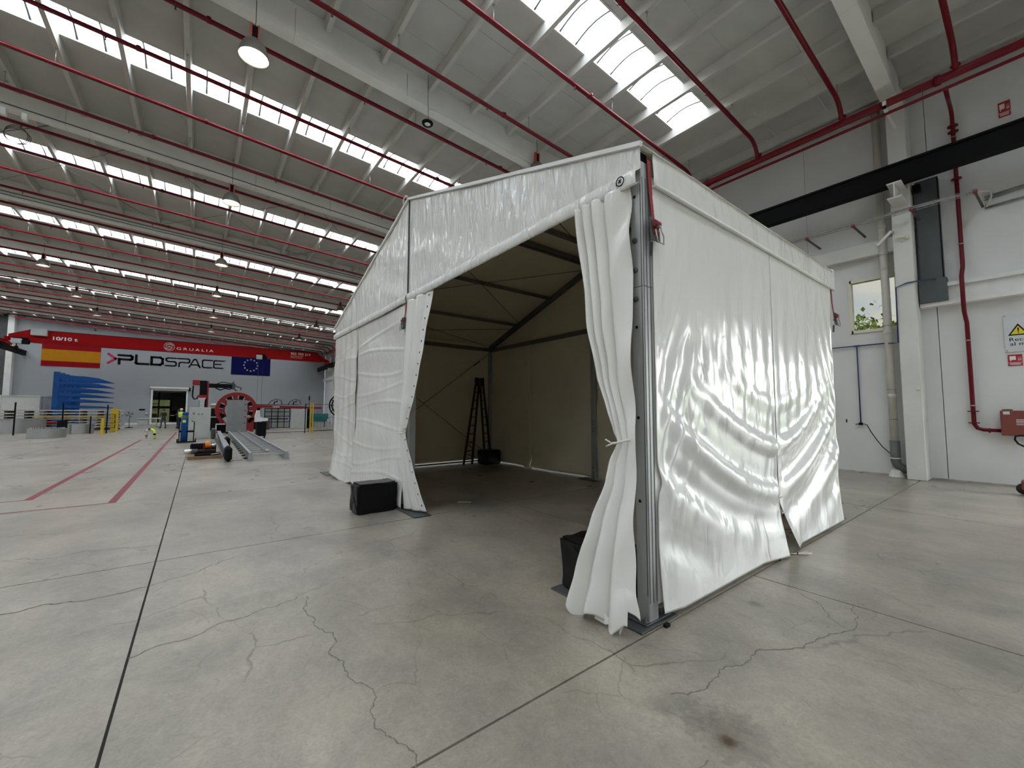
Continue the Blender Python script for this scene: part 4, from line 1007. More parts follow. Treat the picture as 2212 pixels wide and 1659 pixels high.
MB().tube([(-4.18, YF-.16, 3.86), (-.95, YF-.16, 3.86)], .12, 12).build('drum', wht, t)
MB().box(-.97, -.83, YF-.28, YF, 3.6, 3.98, .02).build('motor', black, t)
MB().box(DX0+.1, DX1-.1, YF+.02, YF+.04, 3.42, 3.60).build('curtain_edge', clear_film, t)
# room beyond the doorway
room = thing('wall_back_room', (-2.5, 62, 0), kind='structure')
MB().box(-9, -8.8, YF+.25, 66, 0, 4.4).box(4, 4.2, YF+.25, 66, 0, 4.4).box(-9, 4.2, YF+.25, 66.2, 4.4, 4.6).box(-9, -4.6, 66, 66.2, 0, 4.4).box(-2.9, 4.2, 66, 66.2, 0, 4.4).box(-4.6, -2.9, 66, 66.2, 2.75, 4.4).box(-4.6, -2.9, 66, 66.2, 1.7, 2.0).build('wall_panel', mat('back room wall', (.35, .35, .34), .8), room)
MB().box(-4.6, -2.9, 66.1, 66.12, 0, 2.75).build('pane', transp('green tinted pane', (.07, .075, .045), 0), room)
t = thing('storage_rack', (-4.0, 62, 0), 'dark shelving seen through the far doorway', 'rack')
m = MB()
for x in (-4.9, -4.3, -3.7): m.box(x, x+.06, 61, 61.1, 0, 3.6).box(x, x+.06, 62, 62.1, 0, 3.6)
for z in (.7, 1.5, 2.2): m.box(-4.9, -3.64, 61, 62.1, z, z+.06)
m.build('frame', black, t)
MB().box(-4.8, -4.4, 61.1, 62, 1.56, 1.9, .02).box(-4.2, -3.8, 61.1, 62, .76, 1.1, .02).build('cartons', dsteel, t)
t = thing('machine_unit', (-1.6, 62.5, 0), 'dark green machine standing beyond the far doorway', 'machine')
dgr = mat('dark green metal', (.03, .035, .025), .6)
MB().box(-2.55, -.6, 61.6, 63.2, 1.35, 3.0, .04).build('upper_body', dgr, t); MB().box(-2.5, -.65, 61.7, 63.1, .25, 1.3, .03).build('lower_body', black, t)
for x in (-2.4, -.85): MB().box(x, x+.12, 61.7, 61.85, 0, .3).build('leg', black, t)
o = MB().box(-4.96, -4.5, YF-.04, YF, 1.48, 1.63).build('wall_plate', black); tag(o, 'small black plate on the far wall left of the doorway', 'plate')
o = MB().lathe((-4.35, YF-.03, 1.12), [(.0, -.01), (.14, -.01), (.14, .03)], 14, 'y').build('round_sign', gry); tag(o, 'small round grey sign low on the far wall', 'sign')
t = thing('wall_camera', (-8.58, YF-.1, 9.5), 'tiny dark camera high on the far wall', 'camera')
MB().tube([(-8.58, YF, 9.5), (-8.58, YF-.25, 9.5), (-8.5, YF-.3, 9.42)], .05, 8).build('housing', black, t)
t = thing('wall_camera', (5.3, YF-.1, 9.2), 'tiny dark camera on the far wall above the crane beam', 'camera')
MB().tube([(3.9, YF, 9.0), (3.9, YF-.25, 9.0), (3.95, YF-.3, 8.92)], .05, 8).build('housing', black, t)

# ================================================================== OVERHEAD CRANE
YC = 52.0
t = thing('bridge_crane', (0, YC, 7.2), 'red bridge crane girder spanning the hall in front of the far wall', 'crane')
MB().prism([(-12.75, YC-.25, 7.35), (-11.4, YC-.25, 7.2), (11.1, YC-.25, 7.2), (11.75, YC-.25, 7.3), (11.75, YC-.25, 7.55), (10.6, YC-.25, 8.28), (-11.6, YC-.25, 8.28), (-12.75, YC-.25, 7.80)], (0, .5, 0)).build('girder', red_c, t)
MB().box(-11.6, 10.6, YC-.28, YC+.28, 8.28, 8.31).build('top_flange', black, t)
for x in (12.1, -13.08):
    MB().box(x-.16, x+.16, YC-1.6, YC+1.6, 7.06, 7.34, .03).build('end_carriage', red_c, t)
    for y in (-1.3, 1.3): MB().lathe((x, YC+y, 7.12), [(.0, -.05), (.12, -.05), (.12, .05), (.0, .05)], 14, 'x').build('wheel', black, t)
MB().box(11.6, 12.0, YC-.25, YC+.25, 7.25, 7.5).box(-12.98, -12.7, YC-.25, YC+.25, 7.3, 7.6).build('end_bracket', red_c, t)
MB().box(-11.5, -10.55, YC-.55, YC-.26, 7.80, 8.40, .02).build('control_box', gry, t)
def hoist(x0, x1, z0, z1, hk, label):
    h = thing('chain_hoist', ((x0+x1)/2, YC-.5, z0), label, 'hoist')
    MB().box(x0, x1, YC-.75, YC-.35, z0, z1, .03).build('gear_housing', gry, h)
    MB().lathe((x1, YC-.55, (z0+z1)/2-.05), [(.0, -.05), (.19, -.05), (.19, .35), (.14, .42), (0, .42)], 12, 'x').build('motor', black, h)
    MB().box(x0+.05, x1+.25, YC-.45, YC-.26, z1-.02, z1+.12).build('trolley', black, h)
    MB().tube([(x0+.3, YC-.55, z0), (x0+.3, YC-.55, hk+.2)], .03, 6).box(x0+.2, x0+.4, YC-.62, YC-.48, hk+.2, hk+.55, .02).tube([(x0+.3, YC-.55, hk+.2), (x0+.42, YC-.55, hk+.05), (x0+.3, YC-.55, hk-.06), (x0+.18, YC-.55, hk+.04)], .035, 6).build('hook_block', black, h)
    return h
hoist(-12.5, -11.9, 7.0, 7.42, 6.25, 'pale hoist with black hook at the left end of the red crane')
h = hoist(4.66, 5.24, 7.02, 7.5, 6.85, 'small pale hoist under the red crane in front of the blue flag')
for c in list(h.children):
    if c.name.startswith('hook_block'): bpy.data.objects.remove(c)
MB().tube([(4.9, YC-.55, 7.05), (4.9, YC-.55, .9)], .012, 5).tube([(5.3, YC-.55, 7.1), (5.3, YC-.55, .9)], .012, 5).box(4.8, 5.4, YC-.6, YC-.5, 1.7, 1.9).build('hoist_cable', dsteel, h)
yb = YC-.262
text('lettering', '10/10 t', .40, (-10.35, yb, 7.55), (1, 0, 0), (0, 0, 1), wht, t, sx=1.35, ext=.003, bold=.012)
text('lettering', 'GRUALIA', .36, (-2.02, yb, 7.46), (1, 0, 0), (0, 0, 1), wht, t, sx=1.5, space=1.45, ext=.003)
text('lettering', '902 703 319', .38, (8.0, yb, 7.82), (1, 0, 0), (0, 0, 1), wht, t, sx=1.08, ext=.003, bold=.006)
MB().box(8.0, 9.3, yb-.004, yb, 7.62, 7.70).box(8.0, 9.2, yb-.004, yb, 7.46, 7.52).build('fine_print', mat('faded print', (.55, .25, .22), .6), t)
m = MB().stroke([(-2.56+.40*math.cos(a*PI/14), 7.70+.40*math.sin(a*PI/14)) for a in range(29)], .035, lambda a, b, s: (a, yb-s, b), .004)
m.stroke([(-2.30, 7.86), (-2.42, 7.95), (-2.60, 7.96), (-2.75, 7.88), (-2.80, 7.76), (-2.70, 7.68), (-2.45, 7.72), (-2.33, 7.64), (-2.38, 7.52), (-2.52, 7.44), (-2.70, 7.46), (-2.82, 7.55)], .10, lambda a, b, s: (a, yb-s, b), .004)
m.build('emblem', wht, t, 'round white emblem with a curved S shape')

# ================================================================== STOCK AND MACHINES ON THE LEFT
t = thing('cantilever_rack', (-9.2, 52, 0), 'tall blue cantilever rack with tapering arms against the far wall', 'rack')
for i in range(6):
    y = 48.2+1.5*i
    MB().box(-9.35, -9.02, y-.1, y+.1, 0, 4.58, .01).build('column', blue_r, t)
    for z in (4.1, 3.62, 3.12, 2.66, 2.20, 1.68):
        MB().prism([(-9.02, y-.05, z+.20), (-7.6, y-.05, z+.18), (-6.7, y-.05, z+.05), (-6.7, y-.05, z), (-9.02, y-.05, z)], (0, .1, 0)).build('arm', blue_r, t)
MB().box(-9.3, -9.1, 48.2, 55.7, 3.9, 4.0).box(-9.3, -9.1, 48.2, 55.7, 1.2, 1.3).build('cross_tie', blue_r, t)
t = thing('white_cabin', (-11.7, 51, 0), 'low off-white panel cabin at the far left', 'cabin')
MB().box(-13.0, -10.35, 50, 54, 0, 2.66, .02).build('body', mat('cabin panel', (.56, .56, .52), .5), t)
MB().box(-12.45, -12.40, 49.97, 50, 0, 2.66).box(-13, -10.35, 49.96, 50, 2.6, 2.68).build('panel_trim', gry, t)
t = thing('strip_curtain', (-9.9, 50.5, 0), 'hanging clear plastic strips between the cabin and the blue rack', 'curtain')
for i in range(6): MB().box(-10.32+.16*i, -10.18+.16*i, 50.1+.02*(i % 2), 50.11+.02*(i % 2), .2, 2.6).build('strip', clear_film, t)
MB().box(-10.35, -9.4, 50.05, 50.2, 2.6, 2.66).box(-10.35, -10.3, 50.05, 50.2, 0, 2.6).box(-9.45, -9.4, 50.05, 50.2, 0, 2.6).build('frame', steel, t)
t = thing('stacked_bar_stock', (-8.6, 43.8, 0), 'long low stack of wrapped pale bars on dark spacers', 'stock')
for i in range(7):
    z = .22+i*.20; o0 = random.uniform(-.4, .4)
    MB().box(-12.6+o0, -4.75+random.uniform(-.12, .25), 43+random.uniform(-.05, .05), 44.6, z, z+.085, .01).build('wrapped_layer', pack_m, t)
    m = MB()
    for x in range(9): m.box(-12.3+x*.9, -12.15+x*.9, 43.02, 44.5, z-.115, z)
    m.build('spacer', brown_m, t)
MB().box(-9.2, -5.6, 42.9, 43.0, .95, 1.0).build('yellow_edge', yel, t)
MB().box(-9.8, -8.0, 42.8, 43.0, .55, .68).build('red_bar', red_m, t)
MB().box(-12.5, -4.9, 43.1, 44.5, 0.0, .12).build('base_skids', brown_m, t)
t = thing('yellow_upright_panel', (-4.7, 40.3, 0), 'yellow slotted steel upright in front of the bar stock', 'panel')
MB().box(-4.93, -4.55, 40.2, 40.5, 0, 1.60, .01).build('plate', yel, t)
MB().box(-4.72, -4.69, 40.17, 40.2, .95, 1.15).box(-4.72, -4.69, 40.17, 40.2, .6, .8).box(-4.72, -4.69, 40.17, 40.2, .25, .45).build('slot', black, t)
t = thing('safety_fence', (-6.6, 37, 0), 'black steel mesh safety fence in front of the bar stock', 'fence')
for x, h in ((-8.62, 1.95), (-6.68, 1.95), (-4.70, 1.85), (-5.45, 1.1)): MB().box(x-.03, x+.03, 36.97, 37.03, 0, h).build('post', black, t)
m = MB()
for x0, x1 in ((-4.98, -4.3),):
    for i in range(12): m.box(x0+i*.06, x0+i*.06+.012, 37, 37.01, .05, 1.25)
    for z in (.05, .35, .65, .95, 1.23): m.box(x0, x1, 37, 37.012, z, z+.02)
m.box(-6.9, -6.45, 36.99, 37.02, 0, .85); m.build('mesh_panel', black, t)
t = thing('yellow_bollard', (-4.72, 35.7, 0), 'slim yellow guard post beside the black fence', 'bollard')
MB().box(-4.80, -4.64, 35.6, 35.76, .01, 1.0, .02).build('post', yel, t); MB().box(-4.86, -4.58, 35.55, 35.82, 0, .02).build('base_plate', yel, t)
ringm = mat('bare aluminium sheet', (.40, .41, .41), .38, .75, var=.05, vs=1)
def ring(c, r, h, z0, label, cut=0):
    t = thing('metal_ring', (c[0], c[1], 0), label, 'ring', 'bare aluminium ring segments on the floor')
    MB().lathe((c[0], c[1], z0), [(r, 0), (r, h)], 40).lathe((c[0], c[1], z0), [(r-.02, 0), (r-.02, h)], 40).build('shell', ringm, t)
    MB().lathe((c[0], c[1], z0), [(r-.10, h), (r+.005, h)], 40).lathe((c[0], c[1], z0), [(r+.005, h), (r+.005, h-.03)], 40).build('flange', ringm, t)
    m = MB()
    for i in range(30): a = 2*PI*i/30; m.box(c[0]+(r-.1)*math.cos(a)-.02, c[0]+(r-.1)*math.cos(a)+.02, c[1]+(r-.1)*math.sin(a)-.02, c[1]+(r-.1)*math.sin(a)+.02, z0+h, z0+h+.05)
    m.build('bolts', alu, t)
    return t
ring((-6.45, 32.8), .72, .49, .01, 'shallow bare aluminium ring nearest on the floor at the left')
ring((-5.98, 37.6), .62, .60, .01, 'bare aluminium ring beside the yellow guard post')
ring((-9.55, 41.0), 1.40, .86, .01, 'largest bare aluminium ring at the left edge')
t = thing('hoop_barrier', (-2.0, 28.5, 0), 'low hoop barrier with red-white and yellow-black bands on the aisle', 'barrier')
MB().tube([(-2.15, 28.9, 0), (-2.15, 28.9, .36), (-2.11, 28.8, .47), (-2.0, 28.6, .5)], .05, 8).build('hoop', wht, t)
MB().tube([(-2.0, 28.6, .5), (-1.9, 28.4, .5), (-1.80, 28.25, .44), (-1.78, 28.2, .34), (-1.78, 28.2, 0)], .052, 8).build('hoop', yel2, t)
for z in (.12, .34): MB().tube([(-2.15, 28.9, z), (-2.15, 28.9, z+.07)], .054, 8).build('red_band', red_m, t)
MB().tube([(-1.78, 28.2, .2), (-1.78, 28.2, .30)], .056, 8).tube([(-2.03, 28.65, .5), (-1.96, 28.5, .5)], .056, 8).build('black_band', black, t)
t = thing('pedestal_fan', (-4.65, 47.2, 0), 'round pedestal fan standing by the far wall', 'fan')
MB().lathe((-4.65, 47.2, 0), [(0, 0), (.26, 0), (.26, .04), (.05, .08), (0, .08)], 14).build('base', black, t)
MB().tube([(-4.65, 47.2, .05), (-4.65, 47.2, 1.1)], .02, 6).build('pole', black, t)
m = MB()
for r in (.14, .28, .40): m.stroke([(-4.65+r*math.cos(a*PI/10), 1.13+r*math.sin(a*PI/10)) for a in range(21)], .012, lambda a, b, s: (a, 47.1-s, b), .01)
for i in range(12): a = PI*i/6; m.stroke([(-4.65, 1.13), (-4.65+.4*math.cos(a), 1.13+.4*math.sin(a))], .012, lambda a, b, s: (a, 47.1-s, b), .01)
m.build('grille', steel, t)
m = MB()
for i in range(4):
    a = PI*i/2; m.prism([(-4.65, 47.13, 1.13), (-4.65+.24*math.cos(a), 47.13, 1.13+.24*math.sin(a)), (-4.65+.26*math.cos(a+.7), 47.13, 1.13+.26*math.sin(a+.7))], (0, .01, 0))
m.build('blade', dsteel, t)
t = thing('work_bench', (-3.4, 48.3, 0), 'low grey work bench with boxes near the doorway', 'bench')
MB().box(-4.25, -2.35, 47.9, 48.8, .72, .80).build('top', gry, t)
for x in (-4.2, -3.0, -2.45):
    for y in (47.95, 48.7): MB().box(x, x+.05, y, y+.05, 0, .72).build('leg', gry, t)
MB().box(-4.2, -3.5, 48, 48.7, .2, .68, .02).build('drawer_unit', gry, t)
MB().box(-4.2, -2.5, 47.95, 48.75, .12, .16).build('shelf', gry, t)

# people
def person(x, y, h, face, top_m, leg_m, label, arms, hat=None, vest=None, stride=.0):
    t = thing('person', (x, y, 0), label, 'person'); s = h/1.75; c, sn = math.cos(face), math.sin(face)
    def w(p): return Vector((x+(p[0]*c-p[1]*sn)*s, y+(p[0]*sn+p[1]*c)*s, p[2]*s))
    V = []; E_ = []; R = []
    def add(p, r, par=None):
        V.append(w(p)); R.append(r*s*U)
        if par is not None: E_.append((par, len(V)-1))
        return len(V)-1
    pel = add((0, 0, .95), .15); ch = add((0, 0, 1.28), .165, pel); sh = add((0, 0, 1.43), .12, ch); nk = add((0, .0, 1.52), .055, sh)
    hd = add((0, .02, 1.60), .085, nk); ht = add((0, .02, 1.70), .085, hd)
    for k, sd in ((0, -1), (1, 1)):
        hp = add((sd*.10, 0, .88), .10, pel); kn = add((sd*.12, stride*sd*.5+.02, .50), .065, hp); an = add((sd*.13, stride*sd, .09), .045, kn); add((sd*.14, stride*sd+.14, .035), .035, an)
        el, hnd = arms[k]; s1 = add((sd*.20, 0, 1.41), .065, sh); e1 = add((sd*el[0], el[1], el[2]), .045, s1); h1 = add((sd*hnd[0], hnd[1], hnd[2]), .03, e1)
        d = (Vector((sd*hnd[0], hnd[1], hnd[2]))-Vector((sd*el[0], el[1], el[2]))).normalized()
        pm_ = add(tuple(Vector((sd*hnd[0], hnd[1], hnd[2]))+d*.06), .03, h1)
        for q in range(5):
            o_ = Vector((d.y, -d.x, 0)); o_ = o_.normalized() if o_.length > .01 else Vector((0, 1, 0))
            off = (q-2)*.017 if q else -.05
            add(tuple(Vector((sd*hnd[0], hnd[1], hnd[2]))+d*(.13-.01*abs(q-2.5) if q else .08)+o_*off), .009, pm_ if q else h1)
    me = bpy.data.meshes.new('body'); me.from_pydata([v*U-parent_off(t) for v in V], E_, []); me.update()
    o = bpy.data.objects.new('body', me); COL.objects.link(o); o.parent = t
    for k_, mm in enumerate((skin, top_m, leg_m)): me.materials.append(mm)
    sk_ = o.modifiers.new('skin', 'SKIN'); sk_.use_smooth_shade = True
    for i, v in enumerate(me.skin_vertices[0].data): v.radius = (R[i]*.95, R[i]*(.75 if i in (0, 1, 2) else .95)); v.use_root = (i == 0)
    sub = o.modifiers.new('sub', 'SUBSURF'); sub.levels = sub.render_levels = 1
    dg = bpy.context.evaluated_depsgraph_get(); m2 = bpy.data.meshes.new_from_object(o.evaluated_get(dg)); o.modifiers.clear(); o.data = m2; m2.name = 'body'
    m2.materials.clear()
    for mm in (skin, top_m, leg_m): m2.materials.append(mm)
    for p in m2.polygons:
        loc = p.center+parent_off(t); zz = loc.z/U/s; rr = math.hypot(loc.x/U-x, loc.y/U-y)/s
        p.material_index = 0 if zz > 1.50 else (2 if zz < .95 and rr < .33 else (1 if rr < .42 else 0)); p.use_smooth = True
    ball = MB(); cc = w((0, .0, 1.665))
    ball.lathe((cc.x, cc.y, cc.z), [(.098*s, -.02), (.112*s, .02), (.10*s, .08*s), (.05*s, .115*s), (0, .12*s)], 12).build('hard_hat' if hat else 'hair', hat or hair_m, t)
    f = MB()
    for sd in (-1, 1): q = w((sd*.035, .105, 1.655)); f.box(q.x-.008, q.x+.008, q.y-.008, q.y+.008, q.z-.006, q.z+.006)
    f.build('eyes', black, t); q = w((0, .115, 1.63)); MB().box(q.x-.01, q.x+.01, q.y-.01, q.y+.01, q.z-.02, q.z+.02, .005).build('nose', skin, t)
    for sd in (-1, 1):
        q = w((sd*.14, stride*sd+.05, .035)); MB().box(q.x-.06, q.x+.06, q.y-.10, q.y+.10, 0.002, .085, .02).build('shoe', black, t)
    if vest:
        v = MB(); P_ = [(.175, 1.0), (.20, 1.12), (.215, 1.28), (.19, 1.42), (.11, 1.47)]
        q = w((0, 0, 0)); v.lathe((q.x, q.y, 0), [(r*s, z*s) for r, z in P_], 16).build('vest', vest, t)
    return t
person(-2.32, 44.8, 1.56, 2.6, cloth_b, cloth_n, 'man in black top and dark jeans standing with hands forward near the bench', (((.27, .05, 1.15), (.22, .28, 1.05)), ((.27, .05, 1.15), (.20, .30, 1.08))), stride=.12)
person(-1.36, 44.6, 1.54, 1.2, cloth_b, cloth_b, 'person in all black clothes reaching out an arm before the doorway', (((.30, .15, 1.2), (.34, .40, 1.2)), ((.26, .0, 1.12), (.22, .12, .95))))
person(-1.12, 42.4, 1.62, 2.9, cloth_b, cloth_b, 'person with white hard hat and yellow hi-vis vest seen from behind', (((.27, .04, 1.13), (.25, .16, .95)), ((.27, .04, 1.13), (.25, .16, .95))), hat=wht, vest=yel2)

t = thing('gas_cylinder_trolley', (-.45, 24.2, 0), 'blue gas cylinder with green shoulder on a black hand trolley', 'trolley')
MB().lathe((-.50, 24.2, .06), [(.0, 0), (.135, 0), (.135, 1.02), (.12, 1.12), (0, 1.12)], 18).build('cylinder', blue_r, t)
MB().lathe((-.50, 24.2, 1.12), [(.133, 0), (.125, .1), (.07, .18), (.05, .2), (0, .2)], 18).build('cylinder_shoulder', mat('green shoulder', (.05, .10, .06), .5), t)
MB().box(-.60, -.36, 24.1, 24.3, 1.24, 1.42, .05).build('valve_guard', blue_r, t)
MB().box(-.575, -.455, 24.05, 24.07, .93, 1.05).build('label_patch', yel2, t)
MB().tube([(-.68, 24.3, 0.05), (-.68, 24.3, 1.0)], .022, 6).tube([(-.15, 24.3, .05), (-.15, 24.3, .95), (-.25, 24.3, 1.0)], .022, 6).box(-.70, -.13, 24.1, 24.35, .48, .56).box(-.72, -.10, 24.0, 24.5, .03, .06).build('frame', black, t)
for x in (-.74, -.08): MB().lathe((x, 24.4, .09), [(0, -.03), (.09, -.03), (.09, .03), (0, .03)], 14, 'x').build('wheel', rubber, t)
t = thing('control_cabinet', (.05, 26.9, 0), 'tall pale grey control cabinet beside the gas cylinder', 'cabinet')
MB().box(-.40, .50, 26.6, 27.3, 0, 1.65, .01).build('body', gry, t); MB().box(-.36, .46, 26.585, 26.6, .06, 1.60, .005).build('door', gry, t)
for x in (-.2, .0, .14): MB().box(x-.03, x+.03, 26.57, 26.585, 1.28, 1.32).build('switch', black, t)
MB().box(-.26, -.14, 26.57, 26.585, 1.36, 1.38).build('name_tag', black, t)
t = thing('winding_robot', (.3, 38, 0), 'black and red robot tower with a long horizontal arm over the machines', 'robot')
MB().box(-.02, .42, 37.9, 38.5, 0, 3.7, .02).build('tower', black, t); MB().box(.42, .52, 37.85, 38.5, 0, 3.68, .01).build('tower_edge', red_m, t)
MB().box(-.45, -.02, 37.8, 38.3, 3.35, 3.72, .03).box(-.12, .42, 37.7, 37.9, 2.42, 2.62).build('carriage', red_m, t)
MB().prism([(-.0, 37.75, 1.6), (.30, 37.75, 1.6), (.30, 37.75, 2.2), (.38, 37.75, 2.42), (-.08, 37.75, 2.42), (0, 37.75, 2.2)], (0, -.15, 0)).build('funnel', gry, t)
MB().box(.5, 1.95, 37.85, 38.2, 3.20, 3.50, .02).build('arm', black, t)
MB().tube([(1.0, 37.8, 3.5), (1.35, 37.8, 3.64), (1.7, 37.8, 3.56), (2.0, 37.8, 3.55)], .03, 6).tube([(.9, 37.8, 3.2), (1.2, 37.8, 3.02), (1.5, 37.8, 3.16), (1.8, 37.8, 3.1), (1.95, 37.8, 3.2)], .05, 6).tube([(-.40, 37.75, 3.3), (-.42, 37.75, 2.5), (-.3, 37.75, 2.3), (-.15, 37.75, 2.35), (-.12, 37.75, 2.5)], .05, 6).build('cable_loop', black, t)
MB().box(1.95, 2.15, 37.85, 38.1, 3.1, 3.55, .03).tube([(2.1, 38, 3.45), (2.3, 38, 3.3), (2.55, 38, 3.25), (2.5, 38, 3.05)], .05, 6).tube([(2.1, 38, 3.2), (2.2, 38, 3.0), (2.3, 38, 3.05)], .05, 6).tube([(2.03, 38, 3.5), (2.03, 38, 3.72)], .05, 6).build('wrist', dsteel, t)
MB().box(-.5, .8, 37.6, 38.9, 0, .12, .02).build('base', black, t)
t = thing('black_machine_base', (.95, 36.6, 0), 'black boxy machine between the grey cabinet and the red ring', 'machine')
MB().box(.60, 1.35, 36.2, 37, .12, 1.62, .02).build('housing', black, t); MB().box(.60, 1.32, 36.17, 36.2, .98, 1.05).build('trim', gry, t)
MB().box(.65, 1.15, 36.3, 36.9, 1.62, 1.85, .02).build('carton', wood, t); MB().box(.66, 1.2, 36.28, 36.9, 1.86, 1.98, .02).build('white_tray', wht, t)
for x in (.65, 1.25): MB().box(x, x+.06, 36.3, 36.9, 0, .12).build('foot', black, t)
t = thing('ring_positioner', (2.06, 34, 0), 'large red ring positioner with toothed white and black inner blocks', 'machine')
pr = []
m = MB()
for i in range(56):
    a0, a1 = -.28*PI+1.56*PI*i/56, -.28*PI+1.56*PI*(i+1)/56
    P4 = [(2.06+r*math.cos(a), 33.9, 1.53+r*math.sin(a)) for r, a in ((.99, a0), (1.21, a0), (1.21, a1), (.99, a1))]
    m.prism(P4, (0, .3, 0))
m.build('ring', red_m, t)
for i in range(16):
    a = 2*PI*i/16+.1; r0, r1 = .74, .99; w_ = .15
    if math.sin(a) < -.5: continue
    q = [(2.06+r*math.cos(a)-sg*w_*(r/.95)*math.sin(a), 33.95, 1.53+r*math.sin(a)+sg*w_*(r/.95)*math.cos(a)) for r, sg in ((r0, -1), (r1, -1), (r1, 1), (r0, 1))]
    MB().prism(q, (0, .2, 0)).build('tooth', black if i % 2 else red_m, t)
m = MB()
for i in range(28):
    a0, a1 = 2*PI*i/28, 2*PI*(i+1)/28
    m.prism([(2.06+r*math.cos(a), 34.1, 1.53+r*math.sin(a)) for r, a in ((.66, a0), (.76, a0), (.76, a1), (.66, a1))], (0, .15, 0))
m.build('inner_ring', red_m, t)
MB().box(1.15, 1.7, 33.9, 34.4, 0, .7, .02).build('pedestal', red_m, t); MB().box(2.5, 3.1, 33.9, 34.4, 0, 1.0, .02).build('pedestal', red_m, t)
MB().box(.95, 1.5, 33.2, 33.8, 0, .62, .02).build('motor_block', black, t); MB().box(.9, 1.42, 33.1, 33.2, .55, .62).box(.9, .96, 33.1, 33.2, 0, .6).build('guard', wht, t)
t = thing('grey_panel_door', (1.97, 31.8, 0), 'plain mid grey panel door standing in front of the red ring', 'door')
MB().box(1.42, 2.50, 31.7, 32.1, .1, 2.16, .02).build('panel', mgry, t); MB().box(1.40, 2.52, 31.65, 32.15, .02, .12).build('sill', black, t)
MB().box(1.55, 2.38, 31.69, 31.70, .62, .635).build('seam', mat('panel seam', (.17, .17, .19), .5), t)
for z in (.65, 1.05, 1.45, 1.85): MB().box(2.36, 2.42, 31.67, 31.7, z, z+.06).build('lock', black, t)
t = thing('operator_console', (2.75, 26.0, 0), 'black console with a white folded top beside the floor rails', 'console')
MB().box(2.50, 2.96, 25.9, 26.4, .1, .86, .02).build('housing', black, t)
for x in (2.54, 2.88): MB().box(x, x+.05, 26.0, 26.3, 0, .1).build('foot', black, t)
MB().prism([(2.42, 25.85, .87), (3.02, 25.85, .93), (3.02, 25.85, 1.06), (2.66, 25.85, 1.12), (2.62, 25.85, 1.50), (2.50, 25.85, 1.50), (2.42, 25.85, 1.2)], (0, .4, 0)).build('white_top', wht, t)
t = thing('portal_beam', (5.4, 38, 0), 'long red horizontal beam above a black framed cage', 'machine')
MB().prism([(3.3, 37.9, 1.72), (8.4, 37.9, 1.62), (8.4, 37.9, 1.78), (3.3, 37.9, 1.95)], (0, .3, 0)).build('beam', red_m, t)
MB().box(3.3, 6.6, 37.95, 38.1, 1.95, 1.99).build('guide_rail', black, t)
MB().box(3.45, 3.85, 37.9, 38.5, 0, 1.72, .02).box(7.25, 7.5, 37.9, 38.3, 0, 1.62, .02).build('stand', black, t)
MB().box(4.72, 5.2, 37.88, 37.9, 1.75, 1.82).build('maker_mark', wht, t)
for cx in (4.95, 6.35):
    MB().tube([(cx-.55, 38, 1.95), (cx-.35, 38, 2.25), (cx, 38, 2.42), (cx+.35, 38, 2.32), (cx+.42, 38, 2.0)], .035, 6).build('cable_loop', dsteel, t)
    MB().tube([(cx-.15, 38, 2.0), (cx-.1, 38, 2.18), (cx+.05, 38, 2.2), (cx+.1, 38, 2.3)], .05, 6).build('tool_head', black, t)
t = thing('machine_cage', (5.0, 38.0, 0), 'black framed machine cage with clear panels under the red beam', 'cage')
m = MB()
for x in (4.12, 4.6, 5.05, 5.5, 5.9): m.box(x, x+.05, 37.6, 37.66, .08, 1.66)
for z in (.08, .55, 1.0, 1.35, 1.62): m.box(4.12, 5.95, 37.6, 37.66, z, z+.05)
m.build('frame', black, t)
for i, (x0, x1) in enumerate(((4.17, 4.6), (4.65, 5.05), (5.1, 5.5), (5.55, 5.9))):
    for z0, z1 in ((.13, .55), (.6, 1.0), (1.05, 1.35), (1.4, 1.62)): MB().box(x0, x1, 37.64, 37.65, z0, z1).build('pane', clear_film, t)
MB().box(5.0, 5.15, 37.9, 38.0, .1, 1.6).build('inner_post', yel2, t); MB().box(4.2, 5.8, 37.58, 37.6, .78, .86).build('handrail', black, t)
MB().box(4.1, 5.95, 37.55, 37.75, 0, .08).build('base', gry, t)
MB().box(3.9, 4.45, 37.0, 37.4, .02, .75, .02).build('brown_box', brown_m, t)
o = MB().box(6.02, 7.2, 37.6, 37.7, 0, 1.60, .01).build('grey_partition', gry); tag(o, 'plain light grey partition right of the black cage', 'partition')
t = thing('teal_bench_machine', (8.3, 41, 0), 'teal painted bench machine near the tent', 'machine')
MB().box(7.3, 9.6, 40.6, 41.4, .70, 1.20, .02).build('body', teal, t); MB().box(7.35, 9.5, 40.65, 41.3, .45, .70, .02).build('tray', teal, t)
for x in (7.45, 9.3): MB().box(x, x+.07, 40.8, 40.9, 0, .5).build('leg', dsteel, t)
MB().box(7.9, 8.4, 40.9, 41.2, 0.02, .42, .02).build('pump', black, t)
t = thing('notice_board', (7.6, 40.2, 0), 'white double notice on a stand above the teal machine', 'sign')
MB().box(7.35, 7.95, 40.2, 40.24, 1.55, 1.85).build('board', wht, t); MB().box(7.45, 7.58, 40.18, 40.2, 1.62, 1.78).box(7.72, 7.85, 40.18, 40.2, 1.62, 1.78).build('pictogram', black, t)
for x in (7.5, 7.8): MB().box(x, x+.03, 40.22, 40.26, 0, 1.55).build('leg', black, t)
t = thing('fence_gate', (6.2, 30, 0), 'pair of yellow posts with a black mesh gate before the teal machine', 'fence')
for x in (5.92, 6.06): MB().box(x, x+.07, 29.95, 30.05, 0, 2.0).build('post', yel, t)
MB().box(5.62, 5.67, 29.98, 30.03, 0, 1.95).build('post', black, t)
m = MB()
